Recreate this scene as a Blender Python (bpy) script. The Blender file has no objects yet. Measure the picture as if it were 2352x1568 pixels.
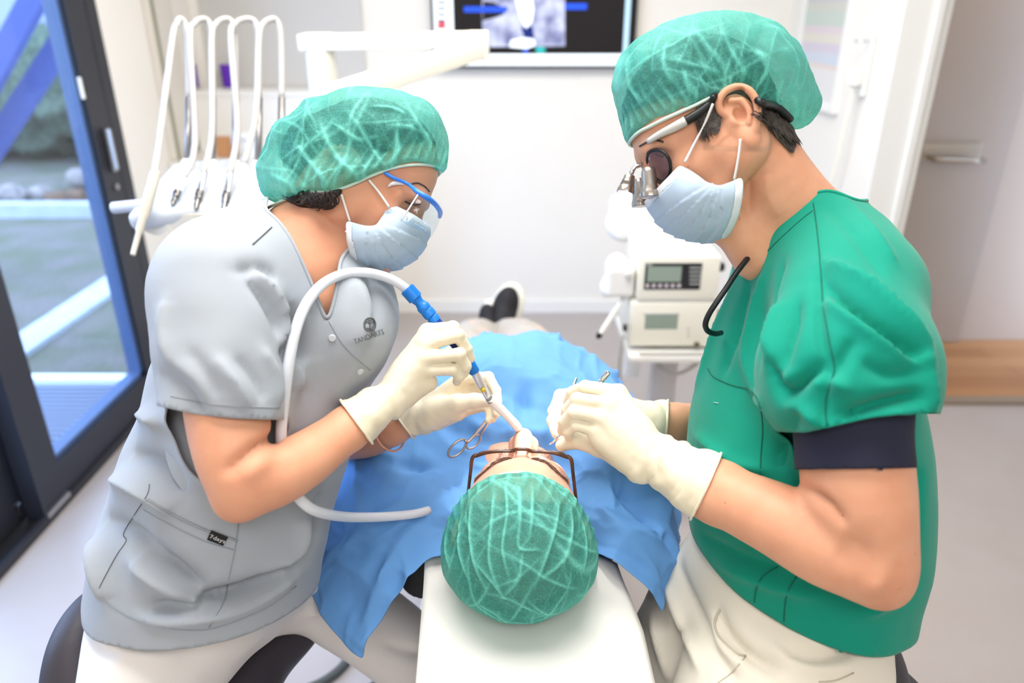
import bpy, bmesh, math, random
import numpy as np
from mathutils import Vector, Matrix
from mathutils.bvhtree import BVHTree

random.seed(7)
np.random.seed(7)
scene = bpy.context.scene
COL = scene.collection

# ------------------------------------------------------------------ camera
FPX = 1700.0                      # focal length in pixels of the 2352 px wide frame
PITCH = math.radians(24.0)
CAM = np.array([0.0, 0.0, 1.55])
cF = np.array([0.0, math.cos(PITCH), -math.sin(PITCH)])
cU = np.array([0.0, math.sin(PITCH), math.cos(PITCH)])
cR = np.array([1.0, 0.0, 0.0])
cam_data = bpy.data.cameras.new('camera')
cam_data.sensor_width = 36.0
cam_data.lens = 36.0 * FPX / 2352.0
cam_data.clip_start = 0.02
cam_data.dof.use_dof = True
cam_data.dof.focus_distance = 0.97
cam_data.dof.aperture_fstop = 2.5
cam = bpy.data.objects.new('camera', cam_data)
cam.location = CAM
cam.rotation_euler = (math.pi / 2 - PITCH, 0, 0)
COL.objects.link(cam)
scene.camera = cam

# ------------------------------------------------------------------ view, world, lights
scene.view_settings.view_transform = 'Standard'
scene.view_settings.look = 'None'
scene.view_settings.gamma = 1.0
scene.view_settings.use_curve_mapping = False
scene.view_settings.exposure = 0.80

world = bpy.data.worlds.new('overcast_sky')
scene.world = world
world.use_nodes = True
wn = world.node_tree.nodes
wn['Background'].inputs[0].default_value = (0.50, 0.66, 1.0, 1)
wn['Background'].inputs[1].default_value = 4.5

def area_light(name, loc, target, sx, sy, power, color, spread=180):
    l = bpy.data.lights.new(name, 'AREA')
    l.shape = 'RECTANGLE'; l.size = sx; l.size_y = sy
    l.energy = power; l.color = color; l.spread = math.radians(spread)
    o = bpy.data.objects.new(name, l)
    o.location = loc
    d = Vector(target) - Vector(loc)
    o.rotation_euler = d.to_track_quat('-Z', 'Y').to_euler()
    COL.objects.link(o)
    return o
area_light('ceiling_panel_lamp', (-0.15, 1.05, 2.60), (-0.15, 1.05, 0), 1.3, 1.0, 27, (1.0, 0.965, 0.92))
area_light('ceiling_panel_lamp', (0.0, 2.35, 2.60), (0.0, 2.35, 0), 1.8, 0.7, 21, (1.0, 0.96, 0.905))
area_light('ceiling_panel_lamp', (0.3, -0.9, 2.60), (0.3, -0.9, 0), 1.8, 0.8, 17, (1.0, 0.965, 0.93))
area_light('hall_lamp', (2.0, 3.15, 2.50), (2.0, 3.15, 0), 0.5, 0.4, 1.8, (1.0, 0.74, 0.55))
cy = scene.cycles
cy.max_bounces = 6; cy.diffuse_bounces = 3; cy.glossy_bounces = 2; cy.transmission_bounces = 4; cy.transparent_max_bounces = 10
cy.caustics_reflective = False; cy.caustics_refractive = False
cy.sample_clamp_indirect = 4.0
cy.use_adaptive_sampling = True; cy.adaptive_threshold = 0.08

def spot_light(name, loc, target, power, angle, blend, color, radius):
    l = bpy.data.lights.new(name, 'SPOT')
    l.energy = power; l.spot_size = math.radians(angle); l.spot_blend = blend
    l.color = color; l.shadow_soft_size = radius
    o = bpy.data.objects.new(name, l)
    o.location = loc
    d = Vector(target) - Vector(loc)
    o.rotation_euler = d.to_track_quat('-Z', 'Y').to_euler()
    COL.objects.link(o)
    return o
# operating lamp over the chair (above the frame), aimed at the mouth
spot_light('operating_lamp_beam', (0.02, 1.42, 2.16), (0.03, 0.93, 1.03), 30, 15, 0.6, (1.0, 0.97, 0.93), 0.08)

# ------------------------------------------------------------------ pixel helper: direction from the lens, distance t along its axis
def P(px, py, t):
    return CAM + t * (cF + (px - 1176.0) / FPX * cR - (py - 784.0) / FPX * cU)
def PR(px, py, t, r):             # point and a radius given in photo pixels at that distance
    return (P(px, py, t), r * t / FPX)
def ray_plane(px, py, axis, val):
    d = cF + (px - 1176.0) / FPX * cR - (py - 784.0) / FPX * cU
    return CAM + d * ((val - CAM[axis]) / d[axis])
def nrm(v):
    v = np.asarray(v, float)
    return v / (np.linalg.norm(v) + 1e-12)

# ------------------------------------------------------------------ materials
def lin(c):
    return tuple((x / 12.92 if x <= 0.04045 else ((x + 0.055) / 1.055) ** 2.4) for x in [v / 255.0 for v in c])
MATS = {}
def mat(name, rgb=(200, 200, 200), rough=0.5, metal=0.0, spec=0.5, sss=0.0, sss_r=(1, .3, .15), sss_s=0.01, emit=None, emit_s=1.0,
        alpha=1.0, trans=0.0, ior=1.45, sheen=0.0, noise=None, bump=None, coat=0.0, translucent=0.0):
    """noise=(scale, amount, rgb2)  bump=(scale, strength, distance)"""
    if name in MATS:
        return MATS[name]
    m = bpy.data.materials.new(name); m.use_nodes = True
    nt = m.node_tree; b = nt.nodes['Principled BSDF']
    b.inputs['Base Color'].default_value = (*lin(rgb), 1)
    b.inputs['Roughness'].default_value = rough
    b.inputs['Metallic'].default_value = metal
    b.inputs['Specular IOR Level'].default_value = spec
    b.inputs['IOR'].default_value = ior
    b.inputs['Alpha'].default_value = alpha
    b.inputs['Transmission Weight'].default_value = trans
    b.inputs['Coat Weight'].default_value = coat
    if sheen: b.inputs['Sheen Weight'].default_value = sheen
    if sss:
        b.inputs['Subsurface Weight'].default_value = sss
        b.inputs['Subsurface Radius'].default_value = sss_r
        b.inputs['Subsurface Scale'].default_value = sss_s
    if emit:
        b.inputs['Emission Color'].default_value = (*lin(emit), 1)
        b.inputs['Emission Strength'].default_value = emit_s
    if noise or bump:
        tc = nt.nodes.new('ShaderNodeTexCoord')
    if noise:
        n = nt.nodes.new('ShaderNodeTexNoise'); n.inputs['Scale'].default_value = noise[0]; n.inputs['Detail'].default_value = 4
        nt.links.new(tc.outputs['Object'], n.inputs['Vector'])
        mx = nt.nodes.new('ShaderNodeMix'); mx.data_type = 'RGBA'
        mx.inputs['A'].default_value = (*lin(rgb), 1); mx.inputs['B'].default_value = (*lin(noise[2]), 1)
        mr = nt.nodes.new('ShaderNodeMapRange')
        mr.inputs['From Min'].default_value = 0.35; mr.inputs['From Max'].default_value = 0.65
        mr.inputs['To Max'].default_value = noise[1]
        nt.links.new(n.outputs['Fac'], mr.inputs['Value'])
        nt.links.new(mr.outputs['Result'], mx.inputs['Factor'])
        nt.links.new(mx.outputs['Result'], b.inputs['Base Color'])
    if bump:
        n2 = nt.nodes.new('ShaderNodeTexNoise'); n2.inputs['Scale'].default_value = bump[0]; n2.inputs['Detail'].default_value = 3
        nt.links.new(tc.outputs['Object'], n2.inputs['Vector'])
        bp = nt.nodes.new('ShaderNodeBump'); bp.inputs['Strength'].default_value = bump[1]; bp.inputs['Distance'].default_value = bump[2]
        nt.links.new(n2.outputs['Fac'], bp.inputs['Height'])
        nt.links.new(bp.outputs['Normal'], b.inputs['Normal'])
    if translucent:
        tr = nt.nodes.new('ShaderNodeBsdfTranslucent'); tr.inputs['Color'].default_value = (*lin(rgb), 1)
        ms = nt.nodes.new('ShaderNodeMixShader'); ms.inputs[0].default_value = translucent
        out = nt.nodes['Material Output']
        nt.links.new(b.outputs[0], ms.inputs[1]); nt.links.new(tr.outputs[0], ms.inputs[2])
        nt.links.new(ms.outputs[0], out.inputs['Surface'])
    MATS[name] = m
    return m

# ------------------------------------------------------------------ objects
def link(o, parent=None):
    COL.objects.link(o)
    if parent is not None:
        o.parent = parent
        o.matrix_parent_inverse = parent.matrix_world.inverted() if parent.type != 'EMPTY' else Matrix.Translation(-parent.location)
    return o
def tag(o, label=None, cat=None, group=None, kind=None):
    if label: o['label'] = label
    if cat: o['category'] = cat
    if group: o['group'] = group
    if kind: o['kind'] = kind
    return o
def thing(name, loc, label, cat, group=None):
    o = bpy.data.objects.new(name, None)
    o.empty_display_size = 0.05
    o.location = tuple(float(v) for v in loc)
    COL.objects.link(o)
    return tag(o, label, cat, group)
def mesh_obj(name, verts, faces, material, parent=None, smooth=True, label=None):
    me = bpy.data.meshes.new(name)
    verts = np.asarray(verts, dtype=np.float32)
    if isinstance(faces, np.ndarray):
        n, k = faces.shape
        me.vertices.add(len(verts)); me.vertices.foreach_set('co', verts.ravel())
        me.loops.add(n * k); me.loops.foreach_set('vertex_index', faces.astype(np.int32).ravel())
        me.polygons.add(n)
        me.polygons.foreach_set('loop_start', np.arange(0, n * k, k, dtype=np.int32))
        me.update(calc_edges=True); me.validate()
    else:
        me.from_pydata([tuple(map(float, v)) for v in verts], [], [tuple(int(i) for i in f) for f in faces])
        me.update()
    if smooth:
        me.polygons.foreach_set('use_smooth', np.ones(len(me.polygons), dtype=bool))
    if material is not None:
        me.materials.append(material)
    o = bpy.data.objects.new(name, me)
    link(o, parent)
    if label: o['label'] = label
    return o

class MB:
    """collects shapes of one part"""
    def __init__(s): s.v = []; s.f = []
    def add(s, v, f):
        n = len(s.v); s.v.extend([tuple(map(float, p)) for p in v]); s.f.extend([tuple(i + n for i in q) for q in f]); return s
    def box(s, c, size, R=None, bevel=0.0):
        bm = bmesh.new(); bmesh.ops.create_cube(bm, size=1.0)
        for v in bm.verts: v.co = Vector((v.co.x * size[0], v.co.y * size[1], v.co.z * size[2]))
        if bevel: bmesh.ops.bevel(bm, geom=bm.edges[:], offset=bevel, segments=2, profile=0.6, affect='EDGES')
        bm.verts.index_update()
        R = np.eye(3) if R is None else np.asarray(R)
        c = np.asarray(c, float)
        s.add([c + R @ np.array(v.co) for v in bm.verts], [[v.index for v in f.verts] for f in bm.faces]); bm.free(); return s
    def quad(s, a, b, c, d): return s.add([a, b, c, d], [(0, 1, 2, 3)])
    def tube(s, pts, r, n=10, cap=True, smooth_pts=0):
        pts = [np.asarray(p, float) for p in pts]
        if smooth_pts: 
            if not np.isscalar(r):
                rr = np.interp(np.linspace(0, len(pts) - 1, (len(pts) - 1) * smooth_pts + 1), np.arange(len(pts)), r)
            pts = list(catmull(pts, smooth_pts))
            if not np.isscalar(r): r = list(rr)
        rs = [r] * len(pts) if np.isscalar(r) else r
        T = [nrm(pts[min(i + 1, len(pts) - 1)] - pts[max(i - 1, 0)]) for i in range(len(pts))]
        up = np.array([0, 0, 1.0]) if abs(T[0][2]) < 0.9 else np.array([1.0, 0, 0])
        N = nrm(np.cross(T[0], up)); v = []; f = []
        for i, p in enumerate(pts):
            N = nrm(N - T[i] * np.dot(N, T[i])); B = np.cross(T[i], N)
            for k in range(n):
                a = 2 * math.pi * k / n
                v.append(p + rs[i] * (math.cos(a) * N + math.sin(a) * B))
        for i in range(len(pts) - 1):
            for k in range(n):
                f.append((i * n + k, i * n + (k + 1) % n, (i + 1) * n + (k + 1) % n, (i + 1) * n + k))
        if cap:
            f.append(tuple(range(n - 1, -1, -1))); f.append(tuple((len(pts) - 1) * n + k for k in range(n)))
        return s.add(v, f)
    def lathe(s, a, b, prof, n=20):
        """prof: list of (fraction along a-b, radius)"""
        a = np.asarray(a, float); b = np.asarray(b, float)
        T = nrm(b - a); up = np.array([0, 0, 1.0]) if abs(T[2]) < 0.9 else np.array([1.0, 0, 0])
        N = nrm(np.cross(T, up)); B = np.cross(T, N); v = []; f = []
        for (h, r) in prof:
            p = a + (b - a) * h
            for k in range(n):
                an = 2 * math.pi * k / n
                v.append(p + r * (math.cos(an) * N + math.sin(an) * B))
        m = len(prof)
        for i in range(m - 1):
            for k in range(n):
                f.append((i * n + k, i * n + (k + 1) % n, (i + 1) * n + (k + 1) % n, (i + 1) * n + k))
        f.append(tuple(range(n - 1, -1, -1))); f.append(tuple((m - 1) * n + k for k in range(n)))
        return s.add(v, f)
    def build(s, name, material, parent=None, smooth=False, label=None, auto=None):
        o = mesh_obj(name, s.v, s.f, material, parent, smooth=smooth or auto is not None, label=label)
        if auto is not None:
            me = o.data
            bm = bmesh.new(); bm.from_mesh(me)
            for e in bm.edges:
                if len(e.link_faces) == 2 and e.calc_face_angle(0) > math.radians(auto): e.smooth = False
            bm.to_mesh(me); bm.free()
        return o

def catmull(pts, n):
    pts = np.asarray(pts, float); m = len(pts); out = []
    for i in range(m - 1):
        p0 = pts[max(i - 1, 0)]; p1 = pts[i]; p2 = pts[i + 1]; p3 = pts[min(i + 2, m - 1)]
        for k in range(n):
            t = k / n
            out.append(0.5 * ((2 * p1) + (-p0 + p2) * t + (2 * p0 - 5 * p1 + 4 * p2 - p3) * t * t + (-p0 + 3 * p1 - 3 * p2 + p3) * t ** 3))
    out.append(pts[-1])
    return np.array(out)

# ------------------------------------------------------------------ implicit surfaces: bodies and clothes as one continuous skin
class SDF:
    def __init__(s): s.ops = []
    def cone(s, a, b, ra, rb, k=0.01, A=None, sub=False):
        a = np.asarray(a, float); b = np.asarray(b, float)
        s.ops.append(('c', a, b, ra, rb, k, A, sub)); return s
    def ball(s, c, r, k=0.01, sub=False): return s.ell(c, (r, r, r), None, k, sub)
    def ell(s, c, rad, R=None, k=0.01, sub=False):
        s.ops.append(('e', np.asarray(c, float), np.asarray(rad, float), np.eye(3) if R is None else np.asarray(R, float), k, sub)); return s
    def box(s, c, half, R=None, rr=0.005, k=0.005, sub=False):
        s.ops.append(('b', np.asarray(c, float), np.asarray(half, float), np.eye(3) if R is None else np.asarray(R, float), rr, k, sub)); return s
    def chain(s, pr, k=0.01, n=5, A=None, kk=0.002):
        """pr: list of (point, radius); a smooth tapered limb"""
        pts = catmull([p for p, r in pr], n); rs = catmull([[r] for p, r in pr], n)[:, 0]
        for i in range(len(pts) - 1):
            s.cone(pts[i], pts[i + 1], rs[i], rs[i + 1], k if i == 0 else kk, A)
        return s
    def half(s, fn, k=0.005):       # keep where fn(X,Y,Z) < 0
        s.ops.append(('h', fn, k)); return s
    def union(s, other, k):
        s.ops.append(('u', other, k)); return s
    def grow(s, d):
        o = SDF(); o.ops = s.ops + [('g', d)]; return o

def sdf_at(S, V):
    """distance of single points to the cones and ellipsoids of a shape"""
    d = np.full(len(V), 9.0)
    for op in S.ops:
        if op[0] == 'c':
            _, a, b, ra, rb, k, A, sb = op
            p = V - a; ba = b - a
            if A is not None: p = p @ A.T; ba = A @ ba
            t = np.clip((p @ ba) / (ba @ ba + 1e-12), 0, 1); d = np.minimum(d, np.linalg.norm(p - t[:, None] * ba, axis=1) - (ra + (rb - ra) * t))
        elif op[0] == 'e':
            q = (V - op[1]) @ op[3] / op[2]; n = np.linalg.norm(q, axis=1); d = np.minimum(d, (n - 1) * op[2].min())
    return d
def smin(a, b, k):
    if k <= 1e-6: return np.minimum(a, b)
    h = np.maximum(k - np.abs(a - b), 0) / k
    return np.minimum(a, b) - h * h * k * 0.25

def evaluate(S, lo, hi, h):
    lo = np.asarray(lo, float); hi = np.asarray(hi, float)
    n = np.ceil((hi - lo) / h).astype(int) + 1
    ax = [(lo[i] + h * np.arange(n[i])).astype(np.float32) for i in range(3)]
    D = np.full(tuple(n), 9.0, np.float32)
    def sub(bl, bh):
        i0 = np.clip(np.floor((bl - lo) / h).astype(int), 0, n); i1 = np.clip(np.ceil((bh - lo) / h).astype(int) + 1, 0, n)
        if np.any(i1 <= i0): return None
        sl = tuple(slice(i0[i], i1[i]) for i in range(3))
        return sl, ax[0][sl[0]][:, None, None], ax[1][sl[1]][None, :, None], ax[2][sl[2]][None, None, :]
    for op in S.ops:
        if op[0] == 'g':
            D -= op[1]; continue
        if op[0] == 'u':
            D = smin(D, evaluate(op[1], lo, hi, h)[0], op[2]); continue
        if op[0] == 'h':
            D = -smin(-D, -op[1](ax[0][:, None, None], ax[1][None, :, None], ax[2][None, None, :]).astype(np.float32), op[2]); continue
        if op[0] == 'c':
            _, a, b, ra, rb, k, A, sb = op
            m = max(ra, rb)
            if A is not None: m = m * 2.2
            pad = m + k + 4 * h + 0.012
            q = sub(np.minimum(a, b) - pad, np.maximum(a, b) + pad)
            if q is None: continue
            sl, X, Y, Z = q
            if A is None:
                px, py, pz = X - a[0], Y - a[1], Z - a[2]; ba = b - a
            else:
                dx, dy, dz = X - a[0], Y - a[1], Z - a[2]
                px = A[0, 0] * dx + A[0, 1] * dy + A[0, 2] * dz
                py = A[1, 0] * dx + A[1, 1] * dy + A[1, 2] * dz
                pz = A[2, 0] * dx + A[2, 1] * dy + A[2, 2] * dz
                ba = A @ (b - a)
            L = float(ba @ ba) + 1e-12
            t = np.clip((px * ba[0] + py * ba[1] + pz * ba[2]) / L, 0, 1)
            d = np.sqrt((px - ba[0] * t) ** 2 + (py - ba[1] * t) ** 2 + (pz - ba[2] * t) ** 2) - (ra + (rb - ra) * t)
        elif op[0] == 'e':
            _, c, rad, R, k, sb = op
            ext = np.sqrt(((R * rad[None, :]) ** 2).sum(1))
            pad = ext + k + 4 * h + 0.012
            q = sub(c - pad, c + pad)
            if q is None: continue
            sl, X, Y, Z = q
            dx, dy, dz = X - c[0], Y - c[1], Z - c[2]
            u = (R[0, 0] * dx + R[1, 0] * dy + R[2, 0] * dz); v = (R[0, 1] * dx + R[1, 1] * dy + R[2, 1] * dz); w = (R[0, 2] * dx + R[1, 2] * dy + R[2, 2] * dz)
            k0 = np.sqrt((u / rad[0]) ** 2 + (v / rad[1]) ** 2 + (w / rad[2]) ** 2)
            k1 = np.sqrt((u / rad[0] ** 2) ** 2 + (v / rad[1] ** 2) ** 2 + (w / rad[2] ** 2) ** 2) + 1e-9
            d = np.where(k0 < 1e-4, -rad.min(), k0 * (k0 - 1) / k1)
        else:
            _, c, half, R, rr, k, sb = op
            ext = np.abs(R) @ half
            pad = ext + rr + k + 4 * h + 0.012
            q = sub(c - pad, c + pad)
            if q is None: continue
            sl, X, Y, Z = q
            dx, dy, dz = X - c[0], Y - c[1], Z - c[2]
            qs = []
            for j in range(3):
                qs.append(np.abs(R[0, j] * dx + R[1, j] * dy + R[2, j] * dz) - half[j])
            d = np.sqrt(np.maximum(qs[0], 0) ** 2 + np.maximum(qs[1], 0) ** 2 + np.maximum(qs[2], 0) ** 2) + np.minimum(np.maximum(np.maximum(qs[0], qs[1]), qs[2]), 0) - rr
        d = d.astype(np.float32)
        if sb: D[sl] = -smin(-D[sl], d, k)
        else: D[sl] = smin(D[sl], d, k)
    return D, lo

def nets(D, lo, h):
    ins = D < 0
    nx, ny, nz = D.shape
    cnt = np.zeros((nx - 1, ny - 1, nz - 1), np.uint8)
    for i in (0, 1):
        for j in (0, 1):
            for k in (0, 1):
                cnt += ins[i:nx - 1 + i, j:ny - 1 + j, k:nz - 1 + k]
    act = (cnt > 0) & (cnt < 8)
    I, J, K = np.nonzero(act)
    vid = np.full(act.shape, -1, np.int32); vid[I, J, K] = np.arange(len(I))
    cv = {}
    for i in (0, 1):
        for j in (0, 1):
            for k in (0, 1):
                cv[i, j, k] = D[I + i, J + j, K + k]
    acc = np.zeros((len(I), 3)); num = np.zeros(len(I))
    for c0 in cv:
        for a in range(3):
            if c0[a] == 1: continue
            c1 = list(c0); c1[a] = 1; c1 = tuple(c1)
            va, vb = cv[c0], cv[c1]
            m = (va < 0) != (vb < 0)
            t = np.where(m, va / (va - vb + 1e-20), 0)
            p = np.zeros((len(I), 3)); p[:] = c0; p[:, a] = t
            acc[m] += p[m]; num += m
    V = lo + h * (np.stack([I, J, K], 1) + acc / num[:, None])
    F = []
    for a in range(3):
        sl0 = [slice(None)] * 3; sl1 = [slice(None)] * 3
        sl0[a] = slice(0, -1); sl1[a] = slice(1, None)
        ia = ins[tuple(sl0)]; ib = ins[tuple(sl1)]
        b, c = (a + 1) % 3, (a + 2) % 3
        e = np.argwhere(ia != ib)
        e = e[(e[:, b] > 0) & (e[:, c] > 0)]
        ok = (e[:, b] < D.shape[b] - 1) & (e[:, c] < D.shape[c] - 1); e = e[ok]
        fl = ia[e[:, 0], e[:, 1], e[:, 2]]
        def g(db, dc):
            q = e.copy(); q[:, b] += db; q[:, c] += dc
            return vid[q[:, 0], q[:, 1], q[:, 2]]
        quad = np.stack([g(-1, -1), g(0, -1), g(0, 0), g(-1, 0)], 1)
        quad[~fl] = quad[~fl][:, ::-1]
        F.append(quad)
    F = np.concatenate(F)
    F = F[(F >= 0).all(1)]
    return V, F

def vnormals(V, F):
    n = np.cross(V[F[:, 2]] - V[F[:, 0]], V[F[:, 3]] - V[F[:, 1]])
    N = np.zeros_like(V)
    for k in range(4): np.add.at(N, F[:, k], n)
    return N / (np.linalg.norm(N, axis=1)[:, None] + 1e-12)
def relax(V, F, it=2, lam=0.5):
    E = np.concatenate([F[:, [0, 1]], F[:, [1, 2]], F[:, [2, 3]], F[:, [3, 0]]])
    E = np.concatenate([E, E[:, ::-1]])
    cnt = np.bincount(E[:, 0], minlength=len(V))[:, None] + 1e-9
    for _ in range(it):
        acc = np.stack([np.bincount(E[:, 0], weights=V[E[:, 1], i], minlength=len(V)) for i in range(3)], 1)
        V = V + lam * (acc / cnt - V)
    return V
def sdf_mesh(S, lo, hi, h, it=1):
    D, o = evaluate(S, lo, hi, h)
    V, F = nets(D, o, h)
    return relax(V, F, it), F
def bounds(S, pad=0.01):
    lo = np.full(3, 9.0); hi = -lo
    for op in S.ops:
        if op[0] == 'c': 
            m = max(op[3], op[4]) * (1.0 if op[6] is None else 2.0); a = np.minimum(op[1], op[2]) - m; b = np.maximum(op[1], op[2]) + m
        elif op[0] == 'e':
            e = np.sqrt(((op[3] * op[2][None, :]) ** 2).sum(1)); a = op[1] - e; b = op[1] + e
        elif op[0] == 'b':
            e = np.abs(op[3]) @ op[2] + op[4]; a = op[1] - e; b = op[1] + e
        elif op[0] == 'u': a, b = bounds(op[1], 0)
        else: continue
        if not op[-1] is True: lo = np.minimum(lo, a); hi = np.maximum(hi, b)
    return lo - pad, hi + pad
def clean(V, F):
    used = np.unique(F); m = np.full(len(V), -1, np.int64); m[used] = np.arange(len(used))
    return V[used], m[F]
def cut_field(V, F, fn, even=14):
    """keep the part of the surface where fn(V) < 0, with its border slid onto fn = 0"""
    V = V.copy(); f = fn(V)
    for _ in range(2):
        E = np.concatenate([F[:, [0, 1]], F[:, [1, 2]], F[:, [2, 3]], F[:, [3, 0]]])
        m = (f[E[:, 0]] < 0) != (f[E[:, 1]] < 0); E = E[m]
        a, b = E[:, 0], E[:, 1]
        sw = np.abs(f[a]) > np.abs(f[b]); a2 = np.where(sw, b, a); b2 = np.where(sw, a, b)
        t = f[a2] / (f[a2] - f[b2])
        near = np.abs(t) < 0.5001
        acc = np.zeros_like(V); c = np.zeros(len(V))
        np.add.at(acc, a2[near], V[a2[near]] + (V[b2[near]] - V[a2[near]]) * t[near][:, None]); np.add.at(c, a2[near], 1)
        mv = c > 0
        V[mv] = acc[mv] / c[mv][:, None]
        f2 = fn(V); f2[mv] = -1e-9; f = f2
    keep = (f[F] <= 1e-7).all(1)
    V, F = clean(V, F[keep])
    # even out the border: slide its vertices along the border line
    E = np.concatenate([F[:, [0, 1]], F[:, [1, 2]], F[:, [2, 3]], F[:, [3, 0]]])
    key = np.sort(E, 1); u, idx, c = np.unique(key, axis=0, return_index=True, return_counts=True)
    B = u[c == 1]
    if len(B):
        B2 = np.concatenate([B, B[:, ::-1]]); cnt = np.bincount(B2[:, 0], minlength=len(V))
        on = cnt > 0
        for _ in range(even):
            acc = np.stack([np.bincount(B2[:, 0], weights=V[B2[:, 1], i], minlength=len(V)) for i in range(3)], 1)
            V[on] += .5 * (acc[on] / cnt[on][:, None] - V[on])
        ring = np.zeros(len(V), bool); ring[E[on[E].any(1)].ravel()] = True; ring &= ~on
        E2 = np.concatenate([E, E[:, ::-1]]); c2 = np.bincount(E2[:, 0], minlength=len(V)) + 1e-9
        for _ in range(3):
            acc = np.stack([np.bincount(E2[:, 0], weights=V[E2[:, 1], i], minlength=len(V)) for i in range(3)], 1)
            V[ring] += .5 * (acc[ring] / c2[ring][:, None] - V[ring])
    return V, F
def seg_dist(V, pts):
    """distance of each vertex to a polyline, with the fraction along it"""
    pts = np.asarray(pts, float); best = np.full(len(V), 9.0); frac = np.zeros(len(V)); n = len(pts) - 1
    for i in range(n):
        a, b = pts[i], pts[i + 1]; ba = b - a
        t = np.clip(((V - a) @ ba) / (ba @ ba + 1e-12), 0, 1)
        d = np.linalg.norm(V - a - t[:, None] * ba, axis=1)
        m = d < best; best[m] = d[m]; frac[m] = (i + t[m]) / n
    return best, frac
def _hash(i, j, k, seed):
    x = (i * 374761393 + j * 668265263 + k * 2147483647 + seed * 1274126177).astype(np.int64)
    x = (x ^ (x >> 13)) * 1274126177 & 0x7fffffff
    return ((x ^ (x >> 16)) & 0xffff) / 65535.0
def vnoise(V, scale, seed=0):
    p = np.asarray(V) * scale + 100.0; i = np.floor(p).astype(np.int64); f = p - i; f = f * f * (3 - 2 * f)
    r = 0
    for a in (0, 1):
        for b in (0, 1):
            for c in (0, 1):
                w = (f[:, 0] if a else 1 - f[:, 0]) * (f[:, 1] if b else 1 - f[:, 1]) * (f[:, 2] if c else 1 - f[:, 2])
                r = r + w * _hash(i[:, 0] + a, i[:, 1] + b, i[:, 2] + c, seed)
    return r * 2 - 1
def ridged(V, scale, seed=0): return 1 - np.abs(vnoise(V, scale, seed)) * 2
def crumple(V, seed, wl, n=9):
    """sharp straight creases crossing each other, as in crumpled thin fabric"""
    rg = np.random.RandomState(seed); d = np.zeros(len(V)); crest = np.zeros(len(V))
    for i in range(n):
        dr = nrm(rg.normal(size=3)); l = wl * rg.uniform(.7, 1.5)
        x = (V @ dr) / l + rg.uniform() + .22 * vnoise(V, .8 / l, seed + i)
        e = 1 - np.abs(2 * (x % 1) - 1)
        mk = np.clip(vnoise(V, .55 / l, seed + 50 + i) * 1.8 + .15, 0, 1)
        d += mk * (e - .5); crest = np.maximum(crest, mk * np.exp(-((1 - e) / .07) ** 2))
    return d / math.sqrt(n), crest
class Caster:
    def __init__(s, V, F): s.t = BVHTree.FromPolygons([tuple(v) for v in V], [tuple(int(i) for i in f) for f in F])
    def px(s, px, py, lift=0.0):
        d = nrm(cF + (px - 1176.0) / FPX * cR - (py - 784.0) / FPX * cU)
        hit = s.t.ray_cast(Vector(CAM), Vector(d))
        if hit[0] is None:
            return None
        n = np.array(hit[1]); 
        if n @ d > 0: n = -n
        return np.array(hit[0]) + n * lift
    def line(s, pts, lift=0.0, n=4):
        """image polyline laid onto the surface"""
        pp = catmull(np.array(pts, float), n) if n > 1 else np.array(pts, float)
        out = [s.px(a, b, lift) for a, b in pp]
        return [o for o in out if o is not None]
    def near(s, p, lift=0.0):
        h = s.t.find_nearest(Vector(p)); return np.array(h[0]) + np.array(h[1]) * lift
FOLD_GAIN = 1.9
def fold(V, N, pts, width, amp, taper=True):
    """a raised (amp>0) or sunken crease along a polyline lying on the surface"""
    if len(pts) < 2: return V
    d, fr = seg_dist(V, pts)
    w = np.exp(-(d / (width * .85)) ** 1.35)
    if taper: w = w * np.sin(np.clip(fr, 0.02, 0.98) * math.pi) ** 0.5
    return V + N * (FOLD_GAIN * amp * w)[:, None]
def solid(o, th, offset=-1):
    m = o.modifiers.new('thickness', 'SOLIDIFY'); m.thickness = th; m.offset = offset; return o
# ================================================================== ROOM
M_wall = mat('wall_paint', (243, 239, 231), 0.75, noise=(3.0, 0.25, (238, 234, 226)))
M_floor = mat('vinyl_floor', (176, 168, 165), 0.30, spec=0.4, noise=(6.0, 0.5, (171, 162, 158)), bump=(180, 0.03, 0.001))
M_ceil = mat('ceiling_paint', (244, 243, 240), 0.8)
M_white = mat('white_lacquer', (243, 242, 238), 0.35)
M_cream = mat('cream_plastic', (246, 243, 228), 0.4)
M_grey_lam = mat('grey_laminate', (214, 210, 204), 0.5)
M_anth = mat('anthracite_aluminium', (42, 44, 52), 0.45, bump=(900, 0.05, 0.0005))
M_gasket = mat('black_rubber', (16, 17, 20), 0.6)
M_steel = mat('brushed_steel', (190, 190, 192), 0.28, metal=1.0)
M_chrome = mat('chrome', (225, 225, 228), 0.12, metal=1.0)
M_black = mat('black_plastic', (20, 20, 22), 0.4)
M_hall = mat('hall_paint', (190, 172, 152), 0.8)
M_hdoor = mat('hall_door_laminate', (176, 160, 142), 0.45, noise=(2.5, 0.4, (170, 153, 134)))

def glass_mat():
    m = bpy.data.materials.new('window_glass'); m.use_nodes = True; nt = m.node_tree; nt.nodes.clear()
    out = nt.nodes.new('ShaderNodeOutputMaterial'); mx = nt.nodes.new('ShaderNodeMixShader')
    tr = nt.nodes.new('ShaderNodeBsdfTransparent'); tr.inputs[0].default_value = (0.90, 0.95, 0.98, 1)
    gl = nt.nodes.new('ShaderNodeBsdfGlossy'); gl.inputs['Roughness'].default_value = 0.02
    mx.inputs[0].default_value = 0.05
    nt.links.new(tr.outputs[0], mx.inputs[1]); nt.links.new(gl.outputs[0], mx.inputs[2])
    nt.links.new(mx.outputs[0], out.inputs[0]); return m
M_glass = glass_mat()

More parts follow.
